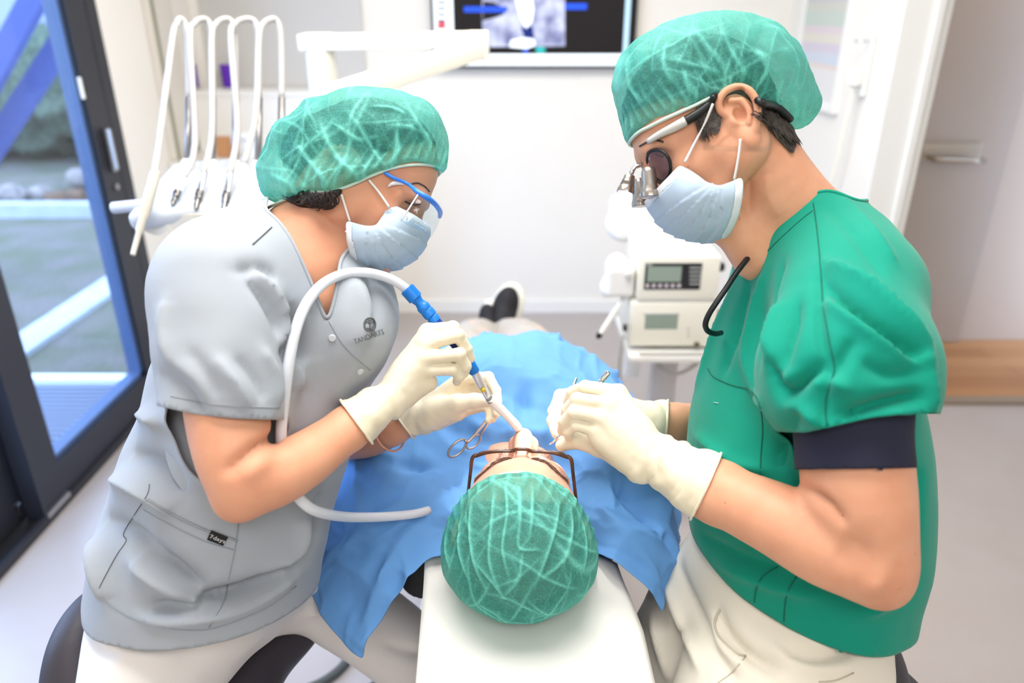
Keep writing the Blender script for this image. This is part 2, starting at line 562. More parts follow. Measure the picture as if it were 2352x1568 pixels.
def struct(name, mb, m, parent=None, **kw):
    o = mb.build(name, m, parent, **kw)
    if parent is None: o['kind'] = 'structure'
    return o
XL, XR, YB = -1.55, 1.35, 3.90
def slab(x0, x1, y0, y1, z0, z1):
    return MB().box(((x0 + x1) / 2, (y0 + y1) / 2, (z0 + z1) / 2), (x1 - x0, y1 - y0, z1 - z0))
struct('floor', slab(XL - 0.12, 2.7, -1.9, YB + 0.1, -0.05, 0.0), M_floor)
ceil = MB().box((0.55, 1.0, 2.68), (4.6, 6.2, 0.1)); struct('ceiling', ceil, M_ceil)
struct('wall_back', slab(XL - 0.1, XR + 0.10, YB, YB + 0.1, 0, 2.65), M_wall)
struct('wall_left', slab(XL - 0.12, XL, 3.02, YB, 0, 2.65), M_wall)
struct('wall_left', slab(XL - 0.12, XL, -1.9, 0.55, 0, 2.65), M_wall)
struct('wall_left', slab(XL - 0.12, XL, 0.55, 3.02, 2.2, 2.65), M_wall)
struct('wall_right', slab(XR, XR + 0.10, 2.81, YB, 0, 2.65), M_wall)
struct('wall_right', slab(2.6, 2.7, -1.9, 2.81, 0, 2.65), M_wall)
struct('wall_front', slab(XL - 0.1, 2.7, -2.0, -1.9, 0, 2.65), M_wall)
struct('wall_doorway', slab(XR, 2.6, 2.81, 2.91, 2.12, 2.65), M_wall)
struct('wall_doorway', slab(2.42, 2.7, 2.81, 2.91, 0, 2.12), M_wall)
struct('baseboard_back', slab(XL, XR, YB - 0.015, YB, 0, 0.07), M_white)
struct('baseboard_right', slab(XR - 0.015, XR, 2.81, YB - 0.015, 0, 0.07), M_white)
# doorway casing facing the room: flat board, raised bead and jamb return
struct('trim_1', slab(XR, 1.455, 2.785, 2.81, 0, 2.16), M_white)
struct('trim_2', slab(1.455, 1.478, 2.768, 2.81, 0, 2.16), M_white)
struct('trim_3', slab(1.478, 1.515, 2.79, 2.95, 0, 2.14), M_white)
# hallway beyond: oak boards, door, walls
struct('wall_hall', slab(XR + 0.10, 3.3, 3.50, 3.58, 0, 2.65), M_hall)
struct('wall_hall_side', slab(3.2, 3.3, 2.91, 3.50, 0, 2.65), M_hall)
M_oak = []
for q in range(4):
    c1 = [(196, 142, 92), (186, 131, 82), (206, 152, 101), (190, 137, 90)][q]
    m = mat('oak_board_%d' % q, c1, 0.4, noise=(1, 0.0, c1))
    nt = m.node_tree; w = nt.nodes.new('ShaderNodeTexWave'); w.inputs['Scale'].default_value = 14; w.inputs['Distortion'].default_value = 4; w.inputs['Detail'].default_value = 3
    w.bands_direction = 'Y'
    tc = nt.nodes.new('ShaderNodeTexCoord'); nt.links.new(tc.outputs['Object'], w.inputs['Vector'])
    mx = nt.nodes.new('ShaderNodeMix'); mx.data_type = 'RGBA'; mx.inputs['A'].default_value = (*lin(c1), 1)
    mx.inputs['B'].default_value = (*lin(tuple(v * 0.86 for v in c1)), 1)
    nt.links.new(w.outputs['Fac'], mx.inputs['Factor']); nt.links.new(mx.outputs['Result'], nt.nodes['Principled BSDF'].inputs['Base Color'])
    M_oak.append(m)
hf = struct('floor', slab(XR + 0.10, 3.2, 2.81, 3.50, -0.06, -0.012), mat('oak_gap', (120, 84, 54), 0.6))
for i in range(6):
    for j in range(2):
        x0 = 1.46 + j * 0.9 - (0.4 if i % 2 else 0); x1 = x0 + 0.897
        x0 = max(x0, 1.455)
        if i % 2 and j == 1: x1 = 3.19
        y0 = 2.86 + i * 0.106
        slab(x0, min(x1, 3.19), y0, y0 + 0.104, -0.012, 0.004).build('board', M_oak[(i * 2 + j * 3 + i // 3) % 4], hf)
struct('trim_4', slab(1.515, 2.42, 2.805, 2.858, 0, 0.016), mat('threshold_strip', (150, 135, 118), 0.4, metal=0.3))
dd = struct('door_2', slab(1.40, 2.28, 3.455, 3.498, 0.01, 2.08), M_hdoor)
hm = mat('satin_nickel', (176, 164, 146), 0.35, metal=0.9)
hp = ray_plane(2182, 362, 1, 3.44)
MB().box((hp[0] + 0.0, 3.449, hp[2] + 0.025), (0.27, 0.012, 0.085), bevel=0.003).build('handle_plate', hm, dd)
MB().tube([(hp[0] - 0.09, 3.45, hp[2]), (hp[0] - 0.09, 3.395, hp[2]), (hp[0] - 0.07, 3.385, hp[2]), (hp[0] + 0.13, 3.385, hp[2] - 0.006)], 0.011, 12, smooth_pts=3).build('door_handle', hm, dd, smooth=True)

# ------------------------------------------------------------------ sliding glass door in the left wall
d1 = bpy.data.objects.new('door_1', None); d1.location = (XL, 2.0, 0); COL.objects.link(d1); d1['kind'] = 'structure'
def leaf(x, y0, y1, ys0, ys1, zb, tag_parent):
    """stiles at y0..ys0 and ys1..y1, rails, glass between"""
    slab(x - 0.03, x + 0.03, y0, ys0, 0.02, 2.18).build('stile', M_anth, tag_parent)
    slab(x - 0.03, x + 0.03, ys1, y1, 0.02, 2.18).build('stile', M_anth, tag_parent)
    slab(x - 0.029, x + 0.029, ys0, ys1, 0.02, zb).build('bottom_rail', M_anth, tag_parent)
    slab(x - 0.029, x + 0.029, ys0, ys1, 2.05, 2.18).build('top_rail', M_anth, tag_parent)
    g = slab(x - 0.006, x + 0.006, ys0, ys1, zb, 2.05).build('pane', M_glass, tag_parent)
    bead = mat('glazing_bead_blue_lit', (70, 92, 130), 0.35)  # blue daylight on the bead is put into its colour
    MB().box((x - 0.01, ys1 - 0.011, (zb + 2.05) / 2), (0.05, 0.022, 2.05 - zb)).build('glazing_bead_blue_lit', bead, tag_parent)
    MB().box((x - 0.01, (ys0 + ys1) / 2, zb + 0.011), (0.05, ys1 - ys0, 0.022)).build('glazing_bead_blue_lit', bead, tag_parent)
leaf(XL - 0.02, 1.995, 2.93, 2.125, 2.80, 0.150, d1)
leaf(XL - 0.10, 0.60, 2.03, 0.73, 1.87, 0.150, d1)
slab(XL - 0.12, XL + 0.005, 2.945, 3.02, 0, 2.2).build('jamb', M_anth, d1)
slab(XL - 0.12, XL - 0.005, 2.93, 2.945, 0, 2.2).build('gasket', M_gasket, d1)
slab(XL - 0.13, XL + 0.012, 0.55, 3.02, 0, 0.018).build('track', M_gasket, d1)
slab(XL + 0.004, XL + 0.022, 0.55, 3.02, 0, 0.03).build('track_rail', M_anth, d1)
slab(XL - 0.12, XL, 0.55, 0.60, 0, 2.2).build('jamb', M_anth, d1)
hx = XL + 0.012
MB().box((hx + 0.012, 2.868, 1.07), (0.012, 0.03, 0.16), bevel=0.003).build('handle_plate', M_steel, d1)
MB().box((hx + 0.03, 2.852, 1.075), (0.012, 0.012, 0.15), bevel=0.003).build('door_handle', M_steel, d1)
MB().lathe((hx, 2.868, 0.93), (hx + 0.01, 2.868, 0.93), [(0, 0.012), (0.8, 0.012), (1, 0.009)], 16).build('lock_cylinder', M_steel, d1)
MB().box((XL + 0.004, 2.80, 1.30), (0.012, 0.02, 0.075), bevel=0.002).build('catch', M_white, d1)
MB().box((XL + 0.012, 2.06, 0.03), (0.022, 0.13, 0.02), bevel=0.002).build('guide_shoe', M_steel, d1)
MB().box((XL - 0.065, 1.99, 0.06), (0.012, 0.018, 0.05), bevel=0.002).build('stop', M_steel, d1)

# ------------------------------------------------------------------ outside the door
gm = mat('garden_soil', (104, 98, 92), 0.95, noise=(3.0, 0.9, (84, 88, 66)), bump=(30, 0.8, 0.03))
g = struct('garden_ground', slab(-14, XL - 0.13, -3, 16, -0.12, -0.06), gm); tag(g, kind='structure')
grate = thing('deck_grating', (-2.0, 2.2, 0), 'blue-grey metal deck grating outside the glass door', 'grating')
M_grate = mat('grating_metal', (128, 138, 158), 0.45, metal=0.4)
slatmesh = None
for i in range(62):
    y = 0.70 + i * 0.0375
    if slatmesh is None:
        slatmesh = MB().box((0, 0, -0.02), (0.76, 0.017, 0.04)).build('slat', M_grate, grate); slatmesh.location = (-2.07, y, 0); slatmesh.matrix_parent_inverse = Matrix.Translation(-grate.location)
    else:
        s = slatmesh.copy(); COL.objects.link(s); s.location = (-2.07, y, 0)
slab(-2.45, -1.69, 3.03, 3.085, -0.05, 0.012).build('edge_beam', mat('pale_edge', (226, 232, 238), 0.5), grate)
slab(-2.44, -1.69, 0.6, 3.03, -0.058, -0.045).build('tray_below', mat('grating_dark', (66, 74, 92), 0.7), grate)
curb = slab(-2.66, -2.47, 2.2, 7.5, -0.08, -0.03).build('paving_curb', mat('pale_concrete', (160, 164, 168), 0.8, noise=(9, 0.5, (180, 190, 204)))); tag(curb, 'pale concrete curb strip running through the garden', 'curb')
lowwall = slab(-9, -2.7, 6.2, 6.32, -0.08, 0.06).build('garden_edging', mat('pale_concrete', (160, 164, 168), 0.8)); tag(lowwall, 'low pale stone edging across the garden', 'edging')
M_beam = mat('blue_painted_beam', (44, 62, 120), 0.6, noise=(4, 0.4, (38, 54, 108)))
for k, (a, b) in enumerate([((0, 142), (77, 0)), ((14, 295), (138, 103))]):
    t = 4.4 + 0.25 * k
    A = P(a[0], a[1], t); B = P(b[0], b[1], t)
    ex = nrm(B - A); A = A - ex * (A[2] + 0.08) / ex[2] if ex[2] > 0 else A     # down to the ground
    B = B + ex * 1.2
    ey = nrm(np.cross([0, 1.0, 0], ex)); ez = np.cross(ex, ey)
    o = MB().box((A + B) / 2, (np.linalg.norm(B - A), 0.125, 0.07), np.stack([ex, ey, ez], 1)).build('stair_beam', M_beam)
    tag(o, ['blue painted slanting stair beam, the outer one', 'blue painted slanting stair beam, the one closer to the door jamb'][k], 'beam')
M_stone = mat('field_stone', (150, 140, 134), 0.9, noise=(12, 0.8, (92, 84, 80)), bump=(25, 0.7, 0.01))
M_log = mat('cut_log', (112, 84, 62), 0.9, noise=(20, 0.8, (66, 50, 40)))
for i, (px, py, r) in enumerate([(190, 405, .15), (92, 440, .12), (20, 452, .17)]):
    c = ray_plane(px, py + 20, 2, -0.03)
    sd = SDF(); sd.ell(c + [0, 0, r * .45], (r, r * .8, r * .62)); V, F = sdf_mesh(sd, c - r * 1.5, c + r * 1.5, r / 9)
    N = vnormals(V, F); V = V + N * (vnoise(V, 9, i) * r * .22)[:, None]
    o = mesh_obj('garden_stone', V, F, M_stone); tag(o, ['rough grey garden stone beside the log end nearest the door jamb', 'small grey garden stone on the other side of the log', 'large grey garden stone at the far end of the stone row'][i], 'stone')
c = ray_plane(150, 478, 2, -0.03)
o = MB().lathe(c + [-.14, 0, .04], c + [.14, .1, .06], [(0, .09), (.02, .1), (.98, .095), (1, .085)], 18).build('garden_log', M_log, smooth=False); tag(o, 'short brown cut log lying between the garden stones', 'log')
# evergreen hedge and pale house wall at the end of the garden
hedge = SDF()
for i in range(16): 
    c = np.array([-9.0 + i * 0.55, 9.2 + random.uniform(-.3, .3), 0.5 + random.uniform(0, .35)]); hedge.ball(c, 0.62 + random.uniform(-.1, .1), 0.1)
V, F = sdf_mesh(hedge, (-10.5, 8, -.1), (0.5, 10.5, 2.0), 0.07); N = vnormals(V, F)
V = V + N * (vnoise(V, 6, 3) * .12 + vnoise(V, 14, 4) * .05)[:, None]
o = mesh_obj('garden_hedge', V, F, mat('hedge_leaves', (96, 112, 92), 0.9, noise=(16, 0.9, (58, 72, 62)), bump=(60, 1.0, 0.03)), smooth=False); tag(o, 'dense grey-green hedge at the end of the garden', 'hedge')
o = slab(-14, 4.5, 11.0, 11.2, -0.1, 6).build('garden_house_wall', mat('pale_render', (150, 158, 176), 0.9, noise=(1.5, .6, (128, 136, 150)))); tag(o, 'pale rendered house wall behind the garden hedge', 'building')

# ------------------------------------------------------------------ ceiling fixtures around the lamps (above the frame)
for (x, y, sx, sy) in [(-0.15, 1.05, 1.36, 1.06), (0.0, 2.35, 1.86, .76), (0.3, -0.9, 1.86, .86)]:
    f = MB()
    f.box((x - sx / 2, y, 2.615), (0.03, sy, 0.03)).box((x + sx / 2, y, 2.615), (0.03, sy, 0.03)).box((x, y - sy / 2, 2.615), (sx, 0.03, 0.03)).box((x, y + sy / 2, 2.615), (sx, 0.03, 0.03))
    o = f.build('ceiling_light_frame', M_white); o['kind'] = 'structure'

# ------------------------------------------------------------------ back wall: monitor
tv = thing('wall_monitor', (0.105, YB - 0.06, 1.30), 'wall monitor showing a grey jaw scan with blue slider lines', 'monitor')
ys = YB - 0.055
def tvp(px, py): return ray_plane(px, py, 1, ys)
a = tvp(995, 160); b = tvp(1457, 150)
x0, x1, zb = a[0], b[0], min(a[2], b[2]) + 0.008
zt = zb + 0.56
MB().box(((x0 + x1) / 2, ys + 0.025, (zb + zt) / 2), (x1 - x0, 0.045, zt - zb), bevel=0.004).build('housing', M_black, tv)
def em(name, rgb, s=1.0): return mat(name, (8, 8, 8), 0.3, emit=rgb, emit_s=s, spec=0.2)
def scr(nm, px0, py0, px1, py1, m, k):
    a_, b_ = tvp(px0, py1), tvp(px1, py0); d = 0.0012 * (k + 1)
    return MB().quad((a_[0], ys - d, a_[2]), (b_[0], ys - d, a_[2]), (b_[0], ys - d, b_[2]), (a_[0], ys - d, b_[2])).build(nm, m, tv)
MB().quad((x0 + .006, ys - .001, zb + .006), (x1 - .006, ys - .001, zb + .006), (x1 - .006, ys - .001, zt - .006), (x0 + .006, ys - .001, zt - .006)).build('screen', em('screen_dark', (40, 36, 38), .55), tv)
E_w = em('screen_white', (236, 246, 255), 1.15); E_b = em('screen_blue', (40, 88, 230), .9); E_c = em('screen_cyan', (60, 190, 190), .8); E_r = em('screen_red', (230, 90, 100), .8)
scr('menu_strip', 1000, -260, 1032, 120, E_w, 1)
for i in range(8): scr('menu_icon', 1004, -40 + i * 14, 1024, -33 + i * 14, em('screen_icon', (120, 130, 150), .6), 2)
scr('menu_icon', 1006, 50, 1024, 66, E_r, 2)
scr('task_bar', 1060, 124, 1446, 150, E_w, 1)
scr('scroll_bar', 1440, -260, 1452, 150, em('screen_pale', (190, 226, 250), .9), 1)
M_scan = mat('scan_grey', (8, 8, 8), .3, emit=(150, 158, 205), emit_s=.75)
nt = M_scan.node_tree; nz = nt.nodes.new('ShaderNodeTexNoise'); nz.inputs['Scale'].default_value = 16; nz.inputs['Detail'].default_value = 6
tc = nt.nodes.new('ShaderNodeTexCoord'); nt.links.new(tc.outputs['Object'], nz.inputs['Vector'])
rp = nt.nodes.new('ShaderNodeValToRGB'); rp.color_ramp.elements[0].position = .3; rp.color_ramp.elements[0].color = (*lin((106, 112, 160)), 1); rp.color_ramp.elements[1].position = .68; rp.color_ramp.elements[1].color = (*lin((214, 220, 250)), 1)
nt.links.new(nz.outputs['Fac'], rp.inputs[0]); nt.links.new(rp.outputs[0], nt.nodes['Principled BSDF'].inputs['Emission Color'])
def scr_poly(nm, pts, m, k):
    v = [tvp(a_, b_) for a_, b_ in pts]; v = [(p[0], ys - .0012 * (k + 1), p[2]) for p in v][::-1]
    return mesh_obj(nm, v, [tuple(range(len(v)))], m, tv, smooth=False)
scr_poly('scan_image', [(1108, 108), (1106, -250), (1296, -250), (1298, 106)], M_scan, 1)
scr_poly('scan_shadow', [(1108, 48), (1140, 40), (1160, 32), (1150, 14), (1134, 6), (1110, 2)], em('screen_dark', (40, 36, 38), .55), 2)
scr_poly('scan_shadow', [(1196, 62), (1222, 60), (1228, 88), (1204, 86)], em('screen_navy', (30, 50, 130), .7), 2)
scr_poly('scan_tooth', [(1180, -60), (1214, -60), (1226, 20), (1222, 50), (1208, 66), (1194, 40), (1184, 0)], E_w, 3)
scr_poly('scan_tooth', [(1170, 108), (1174, 92), (1200, 86), (1226, 90), (1230, 104), (1210, 112)], E_w, 3)
scr('slider_line', 1066, 15, 1166, 28, E_b, 3); scr('slider_line', 1297, 8, 1348, 22, E_b, 3)
scr('slider_line', 1202, 112, 1212, 124, E_b, 3)
scr_poly('marker', [(1228, 112), (1236, 107), (1248, 107), (1254, 114), (1248, 122), (1234, 122)], E_c, 3)

# poster on the short right wall
po = thing('framed_poster', (XR - 0.012, 3.4, 1.18), 'framed poster of pastel horizontal bands on the short side wall', 'poster')
pa = ray_plane(1925, 262, 0, XR); y0p, y1p, z0p = pa[1], 3.72, pa[2]
z1p = z0p + 0.95
fr = MB()
for (ya, yb, za, zb2) in [(y0p, y0p + .03, z0p, z1p), (y1p - .03, y1p, z0p, z1p), (y0p + .03, y1p - .03, z0p, z0p + .03), (y0p + .03, y1p - .03, z1p - .03, z1p)]:
    fr.box((XR - .013, (ya + yb) / 2, (za + zb2) / 2), (.024, yb - ya, zb2 - za))
fr.build('frame', M_white, po)
M_post = mat('poster_print', (230, 228, 224), .4)
nt = M_post.node_tree; tc = nt.nodes.new('ShaderNodeTexCoord'); sp = nt.nodes.new('ShaderNodeSeparateXYZ'); nt.links.new(tc.outputs['Object'], sp.inputs[0])
mr = nt.nodes.new('ShaderNodeMapRange'); mr.inputs['From Min'].default_value = z0p; mr.inputs['From Max'].default_value = z1p; nt.links.new(sp.outputs['Z'], mr.inputs['Value'])
rp = nt.nodes.new('ShaderNodeValToRGB'); rp.color_ramp.interpolation = 'CONSTANT'
bands = [(0, (228, 226, 224)), (.17, (226, 212, 206)), (.19, (206, 214, 226)), (.235, (212, 203, 216)), (.275, (223, 219, 206)), (.315, (222, 208, 212)), (.345, (198, 210, 200)), (.41, (206, 208, 196)), (.445, (200, 198, 202)), (.47, (214, 212, 208)), (.53, (212, 200, 200)), (.6, (204, 214, 220)), (.68, (222, 216, 200)), (.75, (210, 202, 214)), (.83, (230, 228, 226))]
while len(rp.color_ramp.elements) < len(bands): rp.color_ramp.elements.new(0.5)
for e, (p_, c_) in zip(rp.color_ramp.elements, bands): e.position = p_; e.color = (*lin(c_), 1)
nt.links.new(mr.outputs[0], rp.inputs[0]); nt.links.new(rp.outputs[0], nt.nodes['Principled BSDF'].inputs['Base Color'])
MB().box((XR - .006, (y0p + y1p) / 2, (z0p + z1p) / 2), (.008, y1p - y0p - .06, z1p - z0p - .06)).build('print', M_post, po)

# wall holder with hanging tube on the side wall, next to the poster
wh = thing('wall_holder', (XR, 3.02, 1.4), 'white wall holder with chrome ring and hanging tube beside the doorway casing', 'holder')
q = ray_plane(1978, 150, 0, XR - 0.03)
MB().box(q + [0.018, 0, 0], (0.02, 0.05, 0.22), bevel=.004).build('back_plate', M_white, wh)
MB().lathe(q + [-.012, 0, -.075], q + [-.012, 0, -.015], [(0, .02), (.1, .028), (.9, .03), (1, .027)], 20).build('cup', M_white, wh, auto=40)
MB().tube([q + [-.012 + .026 * math.cos(a), .026 * math.sin(a), .085] for a in np.linspace(0, 2 * math.pi, 25)], .004, 8).build('ring', M_chrome, wh, smooth=True)
MB().tube([q + [-.012, 0, -.07], q + [-.015, .01, -.2], q + [-.02, .03, -.42], q + [-.03, .08, -.62], q + [-.02, .1, -.9]], .0065, 8, smooth_pts=5).build('tube', M_cream, wh, smooth=True)

# ------------------------------------------------------------------ back left: counter, raised shelf, wall cupboard
M_panel = mat('cabinet_white', (240, 238, 234), .4)
cab = thing('base_cabinet', (-1.15, 3.6, 0), 'white base cabinet with pale worktop in the back left corner', 'cabinet')
slab(XL + .005, -.72, 3.40, YB - .02, .08, .90).build('carcass', M_panel, cab)
slab(XL + .005, -.72, 3.44, YB - .02, .0, .08).build('plinth', M_grey_lam, cab)
for k in range(2):
    xa = XL + .01 + k * .415
    dr = slab(xa, xa + .41, 3.381, 3.399, .1, .89).build('door', M_panel, cab)
    MB().box((xa + (.36 if k == 0 else .05), 3.37, .8), (.012, .02, .12), bevel=.003).build('handle', M_steel, dr)
wt = slab(XL + .003, -.70, 3.37, YB - .005, .905, .935).build('worktop', mat('worktop_pale', (232, 228, 220), .35)); tag(wt, 'pale worktop slab on the back left base cabinet', 'worktop')
sh = thing('raised_shelf', (-1.15, 3.75, .935), 'white raised shelf box standing at the back of the pale worktop', 'shelf')
slab(XL + .05, -.74, 3.625, YB - .006, 1.19, 1.21).build('shelf_board', M_panel, sh)
slab(XL + .05, -.74, 3.63, 3.65, .936, 1.19).build('front_panel', M_panel, sh)
slab(-.76, -.74, 3.65, YB - .006, .936, 1.19).build('side_panel', M_panel, sh)
upc = thing('tall_side_panel', (XL + .02, 3.41, 0), 'narrow beige tall cupboard side panel against the left wall', 'panel')
slab(XL + .002, XL + .035, 3.40, 3.62, .937, 2.5).build('panel', mat('beige_laminate', (222, 216, 206), .5), upc)
slab(XL + .036, XL + .044, 3.40, 3.42, .937, 2.5).build('edge_strip', mat('olive_edge', (150, 150, 132), .5), upc)
bp = slab(XL + .05, -.72, YB - .012, YB - .002, 1.212, 2.3).build('niche_shade_panel', mat('niche_shade_grey', (206, 204, 200), .3)); tag(bp, 'pale grey panel painted as niche shade on the wall behind the raised shelf', 'panel')  # grey panel added to stand for the shading inside the niche
M_purple = mat('purple_plastic', (96, 36, 178), .35)
for k, (px, w) in enumerate([(524, .024), (452, .012)]):
    q = ray_plane(px, 200, 2, 1.2115)
    o = MB().lathe(q, q + [0, 0, .105], [(0, w * .85), (.06, w * .95), (.8, w), (.82, w * 1.1), (1, w * 1.06)], 20).build('plastic_cup', M_purple, auto=35)
    tag(o, ['wide purple plastic cup on the raised shelf', 'slim purple plastic tube on the raised shelf'][k], 'cup')
q = ray_plane(512, 362, 2, .9355)
o = MB().box(q + [0, 0.03, .045], (.06, .05, .09), bevel=.004).build('cardboard_box', mat('orange_card', (196, 142, 98), .8)); tag(o, 'small orange-brown box on the pale worktop', 'box')
q = ray_plane(575, 372, 2, .9355)
o = MB().lathe(q + [0, .05, 0], q + [0, .05, .12], [(0, .045), (.6, .05), (.8, .04), (.85, .055), (1, .05)], 20).build('dispenser_jar', M_white, auto=40); tag(o, 'white lidded jar on the pale worktop', 'jar')

# ------------------------------------------------------------------ delivery unit with five hose whips
T0, T1 = 1.55, 1.76
du = thing('delivery_unit', P(480, 500, 1.62) * [1, 1, 0], 'white dental delivery unit tray with scalloped front and grey grip bar', 'dental unit')
fl, frr = P(322, 478, T0), P(668, 470, T0); bl_, br_ = P(392, 366, T1), P(660, 360, T1)
ex = nrm(frr - fl); ey = nrm((bl_ + br_) / 2 - (fl + frr) / 2); ez = np.cross(ex, ey)
W = np.linalg.norm(frr - fl); H = np.linalg.norm((bl_ + br_) / 2 - (fl + frr) / 2)
S_ = SDF(); c0 = (fl + frr + bl_ + br_) / 4 - ez * .018
S_.box(c0, (W * .5 - .02, H * .5 - .01, .006), np.stack([ex, ey, ez], 1), .014, .004)
S_.half(lambda X, Y, Z: ((bl_[0] - X) * ey[1] + (Y - bl_[1]) * .0 - .0 + 0 * Z) * 0 - 1 + 0 * (X + Y + Z), .0)
V, F = sdf_mesh(S_, c0 - .32, c0 + .32, .006)
mesh_obj('tray_body', V, F, mat('unit_white', (206, 209, 213), .3), du)
# scalloped lip that holds the handpieces
lip = MB()
nseg = 60; up_ = []
for i in range(nseg + 1):
    u = i / nseg; p = fl + ex * W * u
    dz = .026 + .012 * abs(math.sin(u * math.pi * 6.0)) 
    up_.append((p - ez * .010 - ey * .016, p - ez * (.014 + dz) - ey * .026))
v = []; f = []
for (a_, b_) in up_: v += [a_, b_, b_ + ey * .02, a_ + ey * .02]
for i in range(nseg):
    for k in range(4): f.append((i * 4 + k, i * 4 + (k + 1) % 4, (i + 1) * 4 + (k + 1) % 4, (i + 1) * 4 + k))
f += [(3, 2, 1, 0), tuple(nseg * 4 + k for k in range(4))]
lip.add(v, f); lip.build('scalloped_lip', mat('lip_cream', (214, 208, 196), .4), du)
MB().lathe(P(256, 478, 1.56), P(330, 470, 1.56), [(0, .006), (.02, .0105), (.06, .0125), (1, .0125)], 16).build('grip_bar', mat('grip_grey', (200, 204, 214), .4), du, auto=40)
cb = P(560, 430, 1.72)
MB().tube([cb - ez * .03, cb + [0.02, .05, -.14], cb + [.05, .12, -.2]], .03, 14, smooth_pts=3).build('support_arm', M_white, du, smooth=True)
MB().lathe((cb[0] + .06, cb[1] + .13, 0.02), (cb[0] + .06, cb[1] + .13, cb[2] - .15), [(0, .2), (.03, .2), (.05, .05), (.06, .035), (1, .035)], 24).build('column', M_white, du, auto=40)
M_hose = mat('pale_grey_hose', (190, 187, 183), .45); M_rod = mat('satin_rod', (150, 146, 144), .35, metal=.8)
whips = [((431, 376), 430, 432, [(365, 330), (348, 430), (305, 585)]),
         ((487, 378), 480, 472, [(448, 330), (420, 410), (396, 470)]),
         ((540, 380), 533, 522, [(487, 300), (468, 400), (450, 480)]),
         ((593, 380), 580, 566, [(545, 290), (528, 400), (513, 488)]),
         ((645, 378), 642, 630, [(588, 260), (560, 380), (547, 490)])]
wl = ['dental handpiece hanging off the left end of the unit tray', 'slim chrome-tipped handpiece lying leftmost on the unit tray',
      'handpiece with long chrome tip in second slot of the unit tray', 'handpiece with dark ringed tip in third slot of the unit tray', 'white scaler handpiece in fourth slot nearest the grey scrub top']
for k, (base, topx, tx, dn) in enumerate(whips):
    w_ = thing('dental_handpiece', P(base[0], base[1], 1.72), wl[k], 'handpiece', 'handpieces on hose whips of the delivery unit')
    b0 = P(base[0], base[1], 1.70)
    MB().lathe(b0 - [0, 0, .012], b0 + [0, 0, .012], [(0, .014), (.7, .014), (1, .009)], 14).build('socket', M_white, w_, auto=40)
    r0 = P(base[0] + 2, 226, 1.73)
    MB().tube([b0, r0], .0085, 12).build('whip_rod', M_rod, w_, smooth=True)
    topp = [r0, P(base[0] + 1, 120, 1.74), P(base[0] - 2, 70, 1.74), P(base[0] - 10, 48, 1.74), P(topx - 18, 44, 1.73), P(tx - 26, 56, 1.72), P(tx - 36, 90, 1.70)] 
    dn3 = [P(x, y, (1.70 - .16 * (i + 1) / len(dn)) if k else (1.58, 1.51, 1.46)[i]) for i, (x, y) in enumerate(dn)]
    pts = topp + [dn3[0], dn3[1]]
    MB().tube(pts, .0072, 10, smooth_pts=5).build('hose', M_hose, w_, smooth=True)
    a_, b_ = dn3[1], dn3[2]
    if k == 0:
        MB().lathe(a_ + (a_ - b_) * .25, b_, [(0, .006), (.03, .011), (.55, .0115), (.58, .008), (.72, .0085), (.74, .006), (1, .005)], 14).build('handle', mat('beige_handle', (206, 198, 182), .4), w_, auto=40)
    else:
        hs = MB().lathe(a_, b_, [(0, .0075), (.05, .009), (.5, .0085)], 14).build('handle', M_cream if k in (1, 4) else M_chrome, w_, auto=40)
        if k != 4: MB().lathe(a_ + (b_ - a_) * .5, b_, [(0, .0075), (.2, .009), (.3, .0075), (.45, .0085), (.55, .005), (.8, .006), (1, .003)], 12).build('chrome_tip', mat('dark_chrome', (120, 118, 116), .2, metal=1.0), w_, auto=40)
        else: MB().lathe(a_ + (b_ - a_) * .5, b_, [(0, .008), (.7, .011), (1, .009)], 12).build('white_tip', M_white, w_, auto=40)

# ------------------------------------------------------------------ jointed white support arm behind the heads
ja = thing('jointed_arm', P(735, 240, 2.1) * [1, 1, 0], 'cream jointed support arm below the wall monitor', 'support arm')
def beam(name, a, b, w, h, m, par, bev=.006):
    a = np.asarray(a); b = np.asarray(b); ex = nrm(b - a); ey = nrm(np.cross([0, 0, 1.0], ex)); ez = np.cross(ex, ey)
    return MB().box((a + b) / 2, (np.linalg.norm(b - a), w, h), np.stack([ex, ey, ez], 1), bevel=bev).build(name, m, par, auto=40)
beam('upper_arm', P(690, 98, 2.12), P(1118, 90, 2.05), .05, .045, M_cream, ja)
MB().box(P(1098, 104, 2.03), (.06, .07, .075), bevel=.008).build('elbow_joint', M_cream, ja, auto=40)
beam('lower_arm', P(1100, 112, 2.02), P(745, 226, 1.72), .05, .05, M_cream, ja)
pc = P(735, 110, 2.13)
MB().lathe((pc[0], pc[1], 0.02), (pc[0], pc[1], pc[2] + .04), [(0, .16), (.02, .16), (.04, .045), (1, .042)], 24).build('post', M_cream, ja, auto=40)
MB().box(P(735, 86, 2.13), (.1, .09, .02), bevel=.004).build('post_cap', M_cream, ja, auto=40)

